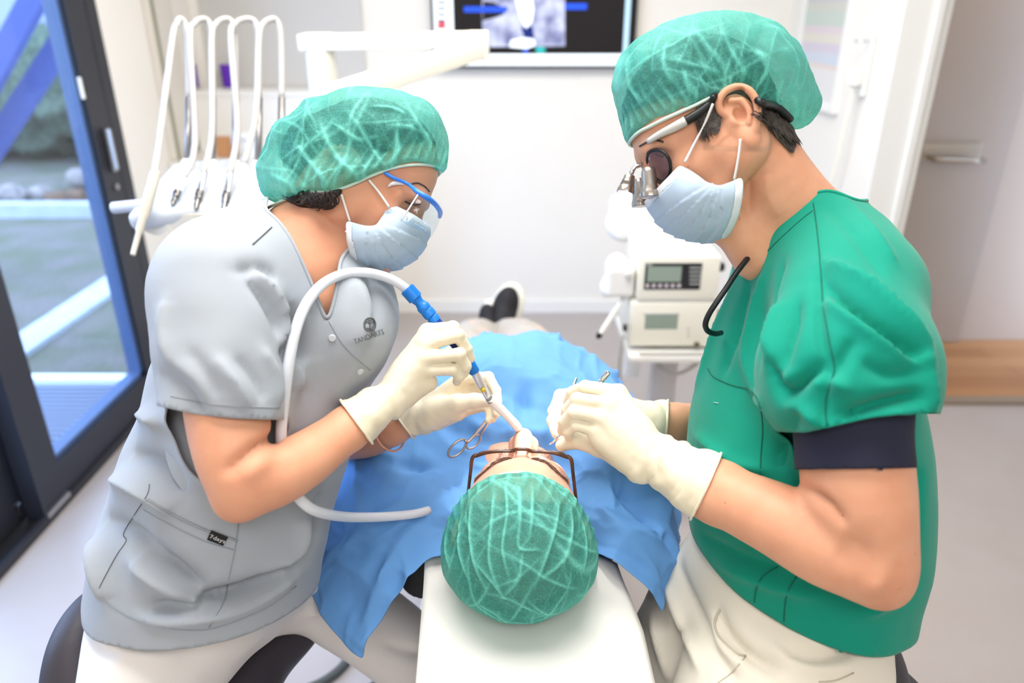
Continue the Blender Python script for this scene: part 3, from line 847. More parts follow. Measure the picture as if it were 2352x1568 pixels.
# ------------------------------------------------------------------ equipment cart with two stacked devices
yc = 2.08
def cp(px, py): return ray_plane(px, py, 1, yc)
cl, cr2 = cp(1440, 815)[0], cp(1668, 815)[0]; tz = cp(1550, 806)[2]
cart = thing('equipment_cart', ((cl + cr2) / 2, yc + .16, 0), 'white equipment cart with tray carrying two stacked devices', 'cart')
cxm = (cl + cr2) / 2
MB().box((cxm, yc + .13, tz - .012), (cr2 - cl, .34, .024), bevel=.009).build('tray', M_white, cart, auto=40)
MB().box((cxm, yc - .032, tz + .006), (cr2 - cl - .06, .006, .006)).build('tray_groove', M_grey_lam, cart)
MB().box((cxm, yc + .16, tz / 2 + .01), (.085, .06, tz - .06), bevel=.01).build('column', mat('cart_grey', (214, 210, 208), .45), cart, auto=40)
MB().box((cxm, yc + .16, .06), (.34, .32, .035), bevel=.012).build('base', mat('cart_grey', (214, 210, 208), .45), cart, auto=40)
for (sx, sy) in [(-.14, -.13), (.14, -.13), (-.14, .13), (.14, .13)]:
    MB().lathe((cxm + sx - .012, yc + .16 + sy, .024), (cxm + sx + .012, yc + .16 + sy, .024), [(0, .02), (.1, .024), (.9, .024), (1, .02)], 16).build('caster', M_black, cart, auto=40)
def device(nm, lab, px0, px1, py0, py1, depth, kind):
    a_, b_ = cp(px0, py1), cp(px1, py0)
    dv = thing(nm, ((a_[0] + b_[0]) / 2, yc + depth / 2, a_[2]), lab, 'device')
    MB().box(((a_[0] + b_[0]) / 2, yc + depth / 2, (a_[2] + b_[2]) / 2), (b_[0] - a_[0], depth, b_[2] - a_[2]), bevel=.007).build('housing', M_cream, dv, auto=40)
    return dv
dv2 = device('control_device', 'lower cream control device with plain green display on cart tray', 1444, 1652, 697, 795, .26, 0)
dv1 = device('control_device', 'upper cream control device with black button panel around its display', 1462, 1658, 590, 688, .24, 1)
gz = cp(1550, 692)
MB().box((cp(1550, 692)[0], yc + .12, cp(1550, 692.5)[2]), (.225, .22, .011)).build('foot_spacer', M_white, dv1)
M_lcd = mat('lcd_green', (150, 166, 152), .3); M_pan = mat('panel_black', (36, 38, 42), .35); M_mark = mat('panel_print', (196, 198, 196), .5)
def onf(nm, par, px0, py0, px1, py1, m, d, lift=.002):
    a_, b_ = cp(px0, py1), cp(px1, py0)
    return MB().box(((a_[0] + b_[0]) / 2, yc - lift - d / 2 + .0005, (a_[2] + b_[2]) / 2), (b_[0] - a_[0], d, b_[2] - a_[2])).build(nm, m, par)
onf('button_panel', dv1, 1478, 604, 1613, 664, M_pan, .003, 0)
onf('display', dv1, 1485, 611, 1566, 646, M_lcd, .002, .003)
for i in range(6): onf('button', dv1, 1482 + i * 14.5, 651, 1491 + i * 14.5, 659, mat('button_pale', (214, 202, 208), .4), .002, .003)
for i in range(5): onf('button_mark', dv1, 1583, 613 + i * 9.2, 1610, 615.5 + i * 9.2, M_mark, .001, .003)
onf('button_mark', dv1, 1484, 606, 1498, 609, M_mark, .001, .003)
onf('display', dv2, 1480, 722, 1558, 755, M_lcd, .002, 0)
onf('display_rim', dv2, 1477, 719, 1561, 722, M_mark, .003, 0)
for i in range(3): onf('button', dv2, 1578, 752 + i * 9, 1584, 757 + i * 9, M_grey_lam, .002, 0)
a_ = cp(1600, 790); MB().lathe(a_ + [0, 0, 0], a_ + [0, -.008, 0], [(0, .008), (.8, .008), (1, .006)], 14).build('socket', mat('olive_socket', (96, 90, 60), .5), dv2)
for dvx, py in ((dv1, 625), (dv2, 735)):
    a_ = cp(1656, py); MB().lathe(a_ + [0, .05, 0], a_ + [.022, .05, 0], [(0, .014), (.8, .014), (1, .011)], 14).build('knob', M_black, dvx)
# irrigation pump with bag dome behind/above the devices
pm = thing('irrigation_pump', (cxm - .02, yc + .38, 0), 'white rounded irrigation pump standing behind the stacked devices', 'pump')
S_ = SDF(); c0 = np.array([cp(1540, 560)[0] + .0, yc + .34, cp(1540, 590)[2] + .03])
S_.box(c0, (.10, .06, .035), None, .03, .01); S_.ell(c0 + [-.10, -.02, -.02], (.05, .05, .045), None, .03)
V, F = sdf_mesh(S_, c0 - .26, c0 + .26, .008); mesh_obj('housing', V, F, M_white, pm)
MB().box(c0 + [0, .14, -.33], (.06, .04, .66), bevel=.01).build('stand', M_white, pm, auto=40); pm.location = pm.location
MB().box(c0 + [0, .11, 0], (.08, .06, .03)).build('bracket', M_white, pm)
# handpiece holder with hanging instrument left of the devices
hh = thing('handpiece_holder', (cp(1425, 660)[0], yc + .05, tz), 'white handpiece holder with knobs at the side of the upper device', 'holder')
q = cp(1428, 655) + [0, .06, 0]
S_ = SDF(); S_.box(q, (.03, .03, .035), None, .012, .01); S_.ell(q + [-.035, 0, -.03], (.022, .025, .03), None, .02); S_.ell(q + [-.01, 0, .05], (.03, .025, .03), None, .02)
V, F = sdf_mesh(S_, q - .12, q + .12, .005); mesh_obj('holder_body', V, F, M_white, hh)
MB().lathe(q + [.02, -.045, .03], q + [.02, -.06, .03], [(0, .01), (.8, .01), (1, .008)], 14).build('knob', M_grey_lam, hh)
ins = thing('surgical_handpiece', cp(1410, 725), 'slim white surgical handpiece with dark tip hanging from the holder', 'handpiece')
MB().lathe(cp(1443, 690) + [0, .05, 0], cp(1378, 768) + [0, .0, 0], [(0, .007), (.1, .009), (.85, .0085), (1, .006)], 12).build('handle', M_white, ins, auto=40)
MB().lathe(cp(1380, 765), cp(1372, 776), [(0, .008), (.5, .01), (1, .006)], 12).build('dark_tip', M_black, ins, auto=40)
kn = MB().lathe(cp(1440, 752), cp(1440, 752) + [-.012, 0, 0], [(0, .012), (1, .01)], 14).build('cart_knob', M_black, cart)
cab1 = MB().tube([cp(1440, 800) + [0, .1, 0], cp(1432, 870) + [0, .1, 0], cp(1440, 930) + [0, .12, 0], cp(1470, 1000) + [0, .2, 0]], .006, 8, smooth_pts=5).build('device_cable', mat('cable_grey', (200, 198, 194), .5), smooth=True); tag(cab1, 'pale grey cable hanging straight from the cart tray', 'cable')
cab2 = MB().tube([cp(1490, 826) + [0, .1, 0], cp(1520, 856) + [0, .05, 0], cp(1560, 868) + [0, .03, 0], cp(1610, 850) + [0, .05, 0], cp(1660, 826) + [0, .1, 0]], .0065, 8, smooth_pts=5).build('device_cable', mat('cable_grey', (200, 198, 194), .5), smooth=True); tag(cab2, 'pale grey cable looping in an arc under the cart tray', 'cable')
# ================================================================== PEOPLE: shared builders
def skin_mat(name, rgb, rgb2, spots=True):
    m = mat(name, rgb, 0.48, sss=0.22, sss_r=(1, .35, .2), sss_s=0.006, spec=0.35, noise=(22.0, 0.55, rgb2), bump=(420, 0.12, 0.0006))
    if spots:
        nt = m.node_tree; b = nt.nodes['Principled BSDF']; src = b.inputs['Base Color'].links[0].from_socket
        tc = nt.nodes.new('ShaderNodeTexCoord'); vo = nt.nodes.new('ShaderNodeTexVoronoi'); vo.inputs['Scale'].default_value = 34
        nt.links.new(tc.outputs['Object'], vo.inputs['Vector'])
        mr = nt.nodes.new('ShaderNodeMapRange'); mr.inputs['From Min'].default_value = .035; mr.inputs['From Max'].default_value = .06; mr.inputs['To Min'].default_value = .5; mr.inputs['To Max'].default_value = 0
        nt.links.new(vo.outputs['Distance'], mr.inputs['Value'])
        mx = nt.nodes.new('ShaderNodeMix'); mx.data_type = 'RGBA'; nt.links.new(src, mx.inputs['A']); mx.inputs['B'].default_value = (*lin((150, 92, 70)), 1)
        nt.links.new(mr.outputs[0], mx.inputs['Factor']); nt.links.new(mx.outputs['Result'], b.inputs['Base Color'])
    return m
M_skinA = skin_mat('skin_fair_warm', (230, 170, 138), (220, 152, 120), False)
M_skinD = skin_mat('skin_tanned', (226, 168, 136), (214, 148, 116))
M_skinP = skin_mat('skin_pale', (228, 174, 150), (216, 156, 132), False)
M_hair = mat('dark_brown_hair', (40, 28, 24), 0.45, bump=(260, 0.5, 0.002))
M_hairg = mat('greying_hair', (84, 74, 68), 0.5, noise=(140, .9, (30, 26, 26)), bump=(320, 0.5, 0.002))
M_glove = mat('latex_glove', (240, 230, 208), 0.42, sss=0.25, sss_r=(1, .8, .5), sss_s=0.006, spec=0.4, bump=(160, 0.10, 0.001), noise=(14, .4, (236, 222, 192)))
M_eye = mat('eye_white', (236, 232, 228), .2); M_iris = mat('iris_dark', (50, 38, 34), .15)

class Frame:
    def __init__(s, O, F, U, sc, sx=1.0):
        s.sx = sx
        s.O = np.asarray(O, float); s.F = nrm(F); U = np.asarray(U, float); s.U = nrm(U - s.F * (U @ s.F)); s.S = np.cross(s.F, s.U); s.k = sc
        s.R = np.stack([s.F, s.U, s.S], 1)
    def w(s, f, u, v): return s.O + s.R @ (np.array([f, u, v * s.sx]) * s.k)
    def loc(s, V): return ((np.asarray(V) - s.O) @ s.R) / s.k / np.array([1, 1, s.sx])
def head_ops(S, H, male=True, jaw=1.0):
    k = H.k
    def jw(f, u, v): return H.w(f, u if u > -.035 else -.035 + (u + .035) * jaw, v)
    def E(f, u, v, r, kk=.02, sub=False): S.ell(jw(f, u, v), np.array(r) * k * np.array([1, 1, H.sx]), H.R, kk * k, sub)
    def Cc(a, b, ra, rb, kk=.015): S.cone(jw(*a), jw(*b), ra * k, rb * k, kk * k)
    E(.006, .052, 0, (.096, .086, .075), .001)
    E(.048, .050, 0, (.050, .060, .065), .03)
    E(.052, -.020, 0, (.048, .068, .056), .03)
    for sg in (-1, 1):
        E(.062, -.022, .036 * sg, (.030, .026, .022), .025)
        Cc((-.002, -.040, .056 * sg), (.072, -.094, .020 * sg), .017, .016, .03)
        E(.004, -.02, .062 * sg, (.03, .035, .014), .03)
    E(.084, -.100, 0, (.018, .018, .022), .03)
    E(.086, -.066, 0, (.020, .026, .030), .025)
    Cc((.096, .026, -.026), (.096, .026, .026), .010, .010, .02)
    for sg in (-1, 1):
        Cc((.094, .026, .024 * sg), (.076, .018, .054 * sg), .009, .008, .015)
        E(.100, .004, .033 * sg, (.014, .013, .017), .012, True)
        E(.082, .004, .032 * sg, (.0125, .0125, .0135), .006)
    Cc((.098, .016, 0), (.118, -.026, 0), .0075, .0115, .014)
    for sg in (-1, 1): E(.108, -.031, .012 * sg, (.012, .009, .008), .008)
    if male:
        for sg in (-1, 1): Cc((.0, -.045, .058 * sg), (.078, -.100, .022 * sg), .014, .012, .02)
def ear_ops(S, H, sg, tilt=0.28):
    """outer ear on side sg: base, helix rim, antihelix, tragus, lobe"""
    k = H.k
    def W(f, u, out): return H.w(f, u, sg * (.074 + out))
    S.ell(W(-.006, -.001, .004), np.array((.020, .030, .007)) * k, H.R, .008 * k)
    hel = [(.006, .004, .004), (.014, .016, .007), (.012, .028, .010), (.000, .035, .013), (-.014, .033, .016), (-.024, .022, .019), (-.026, .006, .019), (-.021, -.010, .016), (-.012, -.024, .011)]
    S.chain([(W(*p), .0042 * k) for p in hel], .004 * k, 4)
    S.ell(W(-.003, -.030, .008), np.array((.010, .012, .0055)) * k, H.R, .008 * k)
    ah = [(-.002, .022, .010), (-.012, .016, .013), (-.014, .0, .013), (-.008, -.014, .011)]
    S.chain([(W(*p), .0040 * k) for p in ah], .004 * k, 4)
    S.ell(W(.006, -.003, .007), np.array((.005, .007, .005)) * k, H.R, .004 * k)
    S.ell(W(-.003, .001, .011), np.array((.0075, .010, .008)) * k, H.R, .003 * k, True)
    S.ell(W(-.012, .025, .018), np.array((.008, .005, .006)) * k, H.R, .003 * k, True)
def limb(S, pr, k=.02, n=4, A=None): S.chain(pr, k, n, A); return S
def hand_ops(S, wrist, mcps, fingers, thumb, extra, fs):
    """wrist point (or list), four knuckles, finger joint chains ([(p, r)...]), thumb chain; one skin"""
    for (m, r), wv in zip(mcps, wrist):
        S.cone(wv[0], m, wv[1], r * .80, .010)
    for i in range(3):
        S.cone(mcps[i][0], mcps[i + 1][0], mcps[i][1] * .70, mcps[i + 1][1] * .70, .006)
    for (a, b, ra, rb, kk) in extra: S.cone(a, b, ra, rb, kk)
    for ch in fingers:
        for i in range(len(ch) - 1):
            S.cone(ch[i][0], ch[i + 1][0], ch[i][1] * fs, ch[i + 1][1] * fs, .0015 if i else .004)
            if i: S.ball(ch[i][0], ch[i][1] * fs * 1.06, .002)
    for i in range(len(thumb) - 1):
        S.cone(thumb[i][0], thumb[i + 1][0], thumb[i][1], thumb[i + 1][1], .004 if i else .012)
    return S
def poly_px(V):
    d = V - CAM; t = d @ cF
    return np.stack([1176 + FPX * (d @ cR) / t, 784 - FPX * (d @ cU) / t], 1), t
def poly_sd(Q, poly):
    """signed distance (negative inside) to a closed polygon"""
    poly = np.asarray(poly, float); n = len(poly); best = np.full(len(Q), 1e9); ins = np.zeros(len(Q), bool)
    for i in range(n):
        a, b = poly[i], poly[(i + 1) % n]; ba = b - a
        t = np.clip(((Q - a) @ ba) / (ba @ ba + 1e-12), 0, 1)
        best = np.minimum(best, np.linalg.norm(Q - a - t[:, None] * ba, axis=1))
        c = ((a[1] > Q[:, 1]) != (b[1] > Q[:, 1])) & (Q[:, 0] < (b[0] - a[0]) * (Q[:, 1] - a[1]) / (b[1] - a[1] + 1e-12) + a[0])
        ins ^= c
    return np.where(ins, -best, best)
def plane_of(a, b, c, above):
    n = nrm(np.cross(b - a, c - a)); 
    if n @ (above - a) < 0: n = -n
    return lambda V: -((V - a) @ n)          # negative on the kept side

def cap_material(nm='cap_fabric'):
    m = bpy.data.materials.new(nm); m.use_nodes = True; nt = m.node_tree; nt.nodes.clear(); N = nt.nodes.new; L = nt.links.new
    out = N('ShaderNodeOutputMaterial'); tc = N('ShaderNodeTexCoord')
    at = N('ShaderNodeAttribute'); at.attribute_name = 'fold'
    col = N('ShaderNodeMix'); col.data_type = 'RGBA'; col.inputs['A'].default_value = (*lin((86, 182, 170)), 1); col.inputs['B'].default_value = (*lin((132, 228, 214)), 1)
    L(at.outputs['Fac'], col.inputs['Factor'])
    df = N('ShaderNodeBsdfPrincipled'); df.inputs['Roughness'].default_value = .55; df.inputs['Specular IOR Level'].default_value = .3
    L(col.outputs['Result'], df.inputs['Base Color'])
    tl = N('ShaderNodeBsdfTranslucent'); L(col.outputs['Result'], tl.inputs['Color'])
    m1 = N('ShaderNodeMixShader'); m1.inputs[0].default_value = .35; L(df.outputs[0], m1.inputs[1]); L(tl.outputs[0], m1.inputs[2])
    tp = N('ShaderNodeBsdfTransparent'); tp.inputs[0].default_value = (.72, .95, .88, 1)
    nz = N('ShaderNodeTexNoise'); nz.inputs['Scale'].default_value = 520; nz.inputs['Detail'].default_value = 2; L(tc.outputs['Object'], nz.inputs['Vector'])
    mr = N('ShaderNodeMapRange'); mr.inputs['From Min'].default_value = .3; mr.inputs['From Max'].default_value = .7; mr.inputs['To Min'].default_value = .38; mr.inputs['To Max'].default_value = .72
    L(nz.outputs['Fac'], mr.inputs['Value'])
    ad = N('ShaderNodeMath'); ad.operation = 'MULTIPLY_ADD'; ad.inputs[1].default_value = .45; ad.use_clamp = True
    L(at.outputs['Fac'], ad.inputs[0]); L(mr.outputs[0], ad.inputs[2])
    m2 = N('ShaderNodeMixShader'); L(ad.outputs[0], m2.inputs[0]); L(tp.outputs[0], m2.inputs[1]); L(m1.outputs[0], m2.inputs[2])
    n2 = N('ShaderNodeTexNoise'); n2.inputs['Scale'].default_value = 90; n2.inputs['Detail'].default_value = 4; L(tc.outputs['Object'], n2.inputs['Vector'])
    bp = N('ShaderNodeBump'); bp.inputs['Strength'].default_value = .35; bp.inputs['Distance'].default_value = .002; L(n2.outputs['Fac'], bp.inputs['Height'])
    L(bp.outputs[0], df.inputs['Normal']); L(m2.outputs[0], out.inputs['Surface'])
    return m
M_cap = cap_material()
M_band = mat('cap_elastic', (206, 226, 214), .7)
def make_cap(parent, S, H, center, h, edge, seed, pleat_n=46, folds=(), amp=.006, topdir=None):
    """bouffant cap: puffed shell, crumpled creases, gathers above the elastic edge (edge: local f -> u border)"""
    lo, hi = bounds(S, .015)
    V, F = sdf_mesh(S, lo, hi, h, 2)
    N = vnormals(V, F); Lc = H.loc(V)
    fold_a = np.zeros(len(V))
    # crumpled creases
    c1, k1 = crumple(V, seed, .045, 9); c2, k2 = crumple(V, seed + 300, .022, 7)
    d = amp * (1.5 * c1 + .45 * c2 + .6 * vnoise(V, 14, seed + 20))
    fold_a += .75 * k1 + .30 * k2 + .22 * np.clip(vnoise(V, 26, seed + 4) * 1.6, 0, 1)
    # gathers above the elastic
    eu = np.interp(Lc[:, 0], [p[0] for p in edge], [p[1] for p in edge]); dist = np.maximum(Lc[:, 1] - eu, 0)
    ang = np.arctan2(Lc[:, 2], Lc[:, 0] - .0)
    ph = ang * pleat_n + 2.2 * vnoise(V, 30, seed + 2)
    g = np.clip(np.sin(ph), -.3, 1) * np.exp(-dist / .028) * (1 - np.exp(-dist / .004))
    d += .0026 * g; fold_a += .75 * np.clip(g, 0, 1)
    V = V + N * d[:, None]
    cast = Caster(V, F)
    for (pts, w, a) in folds:
        ln = cast.line(pts)
        if len(ln) > 1:
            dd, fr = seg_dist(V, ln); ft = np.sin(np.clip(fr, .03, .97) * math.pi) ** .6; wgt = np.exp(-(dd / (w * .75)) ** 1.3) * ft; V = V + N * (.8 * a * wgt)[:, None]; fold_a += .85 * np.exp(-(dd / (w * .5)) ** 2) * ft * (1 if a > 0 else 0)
    o = mesh_obj('surgical_cap', V, F, M_cap, parent)
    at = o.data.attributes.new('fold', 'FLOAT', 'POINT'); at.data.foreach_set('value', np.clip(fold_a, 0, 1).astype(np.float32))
    return o, V, F

def band_loop(H, cast, edge, parent, r, a0=-math.pi, a1=math.pi, drop=.002, fr=.1, vr=.078, lift=.0035, m=None):
    """elastic edge of a cap, laid round the head"""
    pts = []
    for a in np.linspace(a0, a1, 61):
        f, v = fr * math.cos(a), vr * math.sin(a); u = np.interp(f, [p[0] for p in edge], [p[1] for p in edge]) - drop
        pts.append(cast.near(H.w(f, u, v), lift))
    for _ in range(2): pts = [pts[0]] + [(pts[i - 1] + 2 * pts[i] + pts[i + 1]) / 4 for i in range(1, len(pts) - 1)] + [pts[-1]]
    return MB().tube(pts, r, 8).build('elastic_band', m or M_band, parent, smooth=True)
M_mask = mat('mask_blue', (200, 221, 240), .75, noise=(60, .25, (208, 226, 242)), bump=(700, .15, .0004), translucent=.2)
M_maskw = mat('mask_white', (226, 232, 238), .8, bump=(900, .25, .0004))
M_loop = mat('ear_loop_white', (238, 236, 232), .7)
def make_mask(parent, H, S, poly_img, tmid, top_edge, bot_edge, side_pt, pleats, h=.0022, stripw=.009, loops=()):
    """pleated mask: bulged shell cut along its outline (given in the head's profile plane, both sides)"""
    lo, hi = bounds(S, .012)
    V, F = sdf_mesh(S, lo, hi, h, 2)
    pl = np.array([H.loc(P(a, b, tmid))[:2] for a, b in poly_img])
    def fld(V): return poly_sd(H.loc(V)[:, :2], pl) * H.k
    N = vnormals(V, F)
    L2 = H.loc(V)
    sp = H.loc(P(side_pt[0], side_pt[1], tmid))[:2]
    # pleats fan out from the gathered side towards the front
    for (a, b) in pleats:
        q = H.loc(P(a, b, tmid))[:2]
        ba = q - sp; dv = L2[:, :2] - sp
        t = (dv @ ba) / (ba @ ba); ds = (dv[:, 0] * ba[1] - dv[:, 1] * ba[0]) / np.linalg.norm(ba)
        w = np.clip(t, 0, 1) * np.exp(-np.clip(t - 1, 0, 9) * 8)
        saw = np.where(ds > 0, np.exp(-ds / .010), -.6 * np.exp(ds / .004))
        V = V + N * (.0017 * saw * np.clip(w * 2, 0, 1))[:, None]
    V = V + N * (.0009 * vnoise(V, 70, 3))[:, None]
    V, F = cut_field(V, F, fld)
    pxy = H.loc(V)[:, :2]
    te = np.array([H.loc(P(a, b, tmid))[:2] for a, b in top_edge]); be = np.array([H.loc(P(a, b, tmid))[:2] for a, b in bot_edge])
    dt, _ = seg_dist(np.c_[pxy, np.zeros(len(V))], np.c_[te, np.zeros(len(te))]); db, _ = seg_dist(np.c_[pxy, np.zeros(len(V))], np.c_[be, np.zeros(len(be))])
    dm = np.minimum(dt, db)
    fm = dm[F].mean(1) < stripw
    a_, b_ = clean(V, F[~fm]); mo = mesh_obj('face_mask', a_, b_, M_mask, parent); solid(mo, .0012)
    a_, b_ = clean(V, F[fm]); st = mesh_obj('mask_strip', a_, b_, M_maskw, mo); solid(st, .0014)
    for pts in loops:
        MB().tube(pts, .0016, 8, smooth_pts=4).build('ear_loop', M_loop, mo, smooth=True)
    return mo, V, F

def glove_mesh(parent, S, cuff_pts, axis_a, axis_b, cut, seed, h=.0014, name='glove', wr=None):
    """glove skin from the hand's implicit surface, wrist wrinkles and rolled cuff edge"""
    lo, hi = bounds(S, .008)
    V, F = sdf_mesh(S, lo, hi, h, 1)
    N = vnormals(V, F)
    a, b = axis_a, axis_b; ax = nrm(b - a); t = ((V - a) @ ax) / np.linalg.norm(b - a)       # 0 cuff .. 1 wrist
    wgt = np.clip(1.25 - np.abs(t - .45) * 1.3, 0, 1)
    wv = V + .012 * np.stack([vnoise(V, 26, seed + i) for i in range(3)], 1)
    fr = wr or 130.0
    fold_ = np.sin(((wv - a) @ ax) * fr * 2 + 3 * vnoise(V, 22, seed + 8))
    V = V + N * (.0030 * wgt * np.clip(fold_, -.4, 1) * (0.6 + .7 * vnoise(V, 18, seed + 3)) + .0007 * wgt * vnoise(V, 60, seed + 4))[:, None]
    V = V + N * (.00035 * vnoise(V, 120, seed + 6) + .0003 * vnoise(V, 45, seed + 7))[:, None]
    V, F = cut_field(V, F, cut)
    o = mesh_obj(name, V, F, M_glove, parent)
    return o, V, F
def border_loop(V, F):
    """ordered border vertex loop (longest)"""
    E = np.concatenate([F[:, [0, 1]], F[:, [1, 2]], F[:, [2, 3]], F[:, [3, 0]]])
    key = np.sort(E, 1); u, idx, c = np.unique(key, axis=0, return_index=True, return_counts=True)
    be = E[idx[c == 1]]; nx = {}
    for a, b in be: nx.setdefault(int(a), []).append(int(b))
    loops = []; seen = set()
    for s0 in list(nx):
        if s0 in seen: continue
        lp = [s0]; seen.add(s0); cur = s0
        while True:
            n_ = [q for q in nx.get(cur, []) if q not in seen]
            if not n_: break
            cur = n_[0]; seen.add(cur); lp.append(cur)
        loops.append(lp)
    loops.sort(key=len, reverse=True)
    return loops
def rim(V, F, r, name, material, parent, step=2, n=8, which=0, minlen=12):
    lp = border_loop(V, F)
    if not lp or len(lp[which]) < minlen: return None
    Nn = vnormals(V, F); pts = (V + Nn * .0012)[lp[which]][::step]
    for _ in range(2): pts = (np.roll(pts, 1, 0) + 2 * pts + np.roll(pts, -1, 0)) / 4
    pts = list(pts) + [pts[0], pts[1]]
    return MB().tube(pts, r, n, cap=False).build(name, material, parent, smooth=True)
def seam(cast, pts, r, name, material, parent, lift=.0004, n=4):
    ln = cast.line(pts, lift, n)
    if len(ln) > 2: return MB().tube(ln, r, 6).build(name, material, parent, smooth=True)
def mark_patch(cast, poly, material, name, parent, lift=.0015, nx=10, ny=6):
    """four-cornered cloth patch (tag, pocket edge) laid onto a garment"""
    a, b, c, d = [np.array(p, float) for p in poly]; v = []; f = []
    for j in range(ny + 1):
        for i in range(nx + 1):
            u, w = i / nx, j / ny
            q = (a * (1 - u) + b * u) * (1 - w) + (d * (1 - u) + c * u) * w
            v.append(cast.px(q[0], q[1], lift))
    if any(p is None for p in v): return None
    for j in range(ny):
        for i in range(nx): f.append((j * (nx + 1) + i, j * (nx + 1) + i + 1, (j + 1) * (nx + 1) + i + 1, (j + 1) * (nx + 1) + i))
    return solid(mesh_obj(name, v, f, material, parent), .001, 0)
def text_on(cast, txt, p0, p1, height, material, name, parent, lift=.001, up=None):
    """lettering laid onto a surface between two image points"""
    cu = bpy.data.curves.new(name, 'FONT'); cu.body = txt; cu.size = 1.0; cu.resolution_u = 2
    to = bpy.data.objects.new(name, cu); COL.objects.link(to)
    dg = bpy.context.evaluated_depsgraph_get(); me = bpy.data.meshes.new_from_object(to.evaluated_get(dg))
    COL.objects.unlink(to); bpy.data.objects.remove(to)
    bm = bmesh.new(); bm.from_mesh(me); bmesh.ops.triangulate(bm, faces=bm.faces[:]); bmesh.ops.subdivide_edges(bm, edges=[e for e in bm.edges if e.calc_length() > .25], cuts=1, use_grid_fill=False)
    xs = [v.co.x for v in bm.verts]; x0, x1 = min(xs), max(xs)
    p0 = np.array(p0, float); p1 = np.array(p1, float); ex = p1 - p0; W = np.linalg.norm(ex); ex = ex / W
    eu = np.array([ex[1], -ex[0]]) if up is None else nrm(up)
    ok = True; vv = []
    bm.verts.index_update()
    for v in bm.verts:
        q = p0 + ex * W * (v.co.x - x0) / (x1 - x0) + eu * v.co.y * height
        h = cast.px(q[0], q[1], lift)
        if h is None: ok = False; break
        vv.append(h)
    fc = [[v.index for v in f.verts] for f in bm.faces]; bm.free(); bpy.data.meshes.remove(me)
    if ok: return mesh_obj(name, vv, fc, material, parent, smooth=False)

def neck_rim(V, F, r, name, material, parent, zmin):
    """rolled edge along the neckline: the longest border loop lying above zmin"""
    lps = [l for l in border_loop(V, F) if len(l) > 30 and V[l][:, 2].mean() > zmin]
    if not lps: return None
    pts = V[lps[0]][::2]
    for _ in range(4): pts = (np.roll(pts, 1, 0) + 2 * pts + np.roll(pts, -1, 0)) / 4
    pts = list(pts) + [pts[0], pts[1]]
    return MB().tube(pts, r, 8, cap=False).build(name, material, parent, smooth=True)

def side_panel(torso, sleeve, hem_xy, hemfn, material, parent):
    """garment side under the sleeve, where the sleeve tube leaves the torso"""
    V, F = sdf_mesh(torso.grow(-.004), *bounds(torso, .02), .006, 2)
    def f(q):
        xy, t = poly_px(q)
        return np.maximum(np.maximum(hemfn(q), sdf_at(sleeve, q) - .045), (np.interp(xy[:, 0], hem_xy[0], hem_xy[1]) - 70 - xy[:, 1]) * .0005)
    V, F = cut_field(V, F, f)
    return mesh_obj('side_panel', V, F, material, parent)
# ================================================================== DENTIST (green scrub top), seen in profile
def aniso(fac): return np.eye(3) + (1.0 / fac - 1.0) * np.outer(cF, cF)
TD = 0.948
F3 = -.876 * cR - .483 * cU; U3 = -.483 * cR + .876 * cU
HD = Frame(P(1683, 275, .87) + .076 * cF - F3 * .006, F3, U3, .93)
M_green = mat('scrub_green', (0, 142, 120), .8, spec=.25, sheen=.15, bump=(1400, .25, .0004), noise=(5, .35, (0, 140, 112)))
M_greend = mat('scrub_green_stitch', (0, 104, 84), .8)
M_navy = mat('navy_rib_knit', (34, 36, 58), .85, bump=(900, .4, .0006))
M_trous = mat('cream_trousers', (232, 226, 212), .8, bump=(1100, .3, .0004), noise=(7, .3, (224, 216, 200)))

bD = SDF(); head_ops(bD, HD, True, .84); ear_ops(bD, HD, -1); 
limb(bD, [PR(1690, 300, .95, 100), PR(1752, 415, .96, 106), PR(1822, 520, .98, 118), PR(1880, 600, 1.0, 150)], .03)
bD.cone(P(1640, 470, .93), P(1735, 590, .955), .020, .030, .03)
# torso core and arms (arms reach forward to the patient's mouth)
limb(bD, [PR(1880, 640, 1.0, 150), PR(1860, 900, 1.0, 200), PR(1850, 1150, 1.0, 210), PR(1820, 1350, 1.0, 210)], .03, A=aniso(1.05))
armN = [PR(1985, 650, .85, 100), PR(1975, 820, .81, 112), PR(1965, 1000, .79, 118), PR(1972, 1150, .785, 122), PR(1995, 1262, .79, 104)]
foreN = [PR(2000, 1290, .79, 88), PR(1900, 1250, .80, 96), PR(1790, 1195, .825, 84), PR(1680, 1145, .865, 71), PR(1600, 1106, .90, 58), PR(1510, 1055, .935, 44)]
limb(bD, armN, .03); limb(bD, foreN, .012)
bD.cone(P(2028, 1338, .795), P(1955, 1262, .795), .024, .03, .03)
armF = [PR(1790, 650, 1.17, 80), PR(1760, 850, 1.2, 84), PR(1740, 990, 1.2, 70)]
foreF = [PR(1740, 1000, 1.2, 66), PR(1640, 985, 1.17, 56), PR(1560, 972, 1.13, 46), PR(1500, 968, 1.10, 36)]
limb(bD, armF, .02); limb(bD, foreF, .012)
limb(bD, [PR(1810, 1400, .99, 120), PR(1760, 1560, .95, 105), PR(1690, 1760, .905, 90), PR(1625, 1920, .87, 85), PR(1612, 2250, .955, 75), PR(1610, 2600, 1.04, 70)], .03)
limb(bD, [PR(1770, 1400, 1.05, 110), PR(1620, 1560, 1.095, 95), PR(1525, 1720, 1.10, 85), PR(1502, 2000, 1.2, 70), PR(1500, 2300, 1.28, 65)], .03)

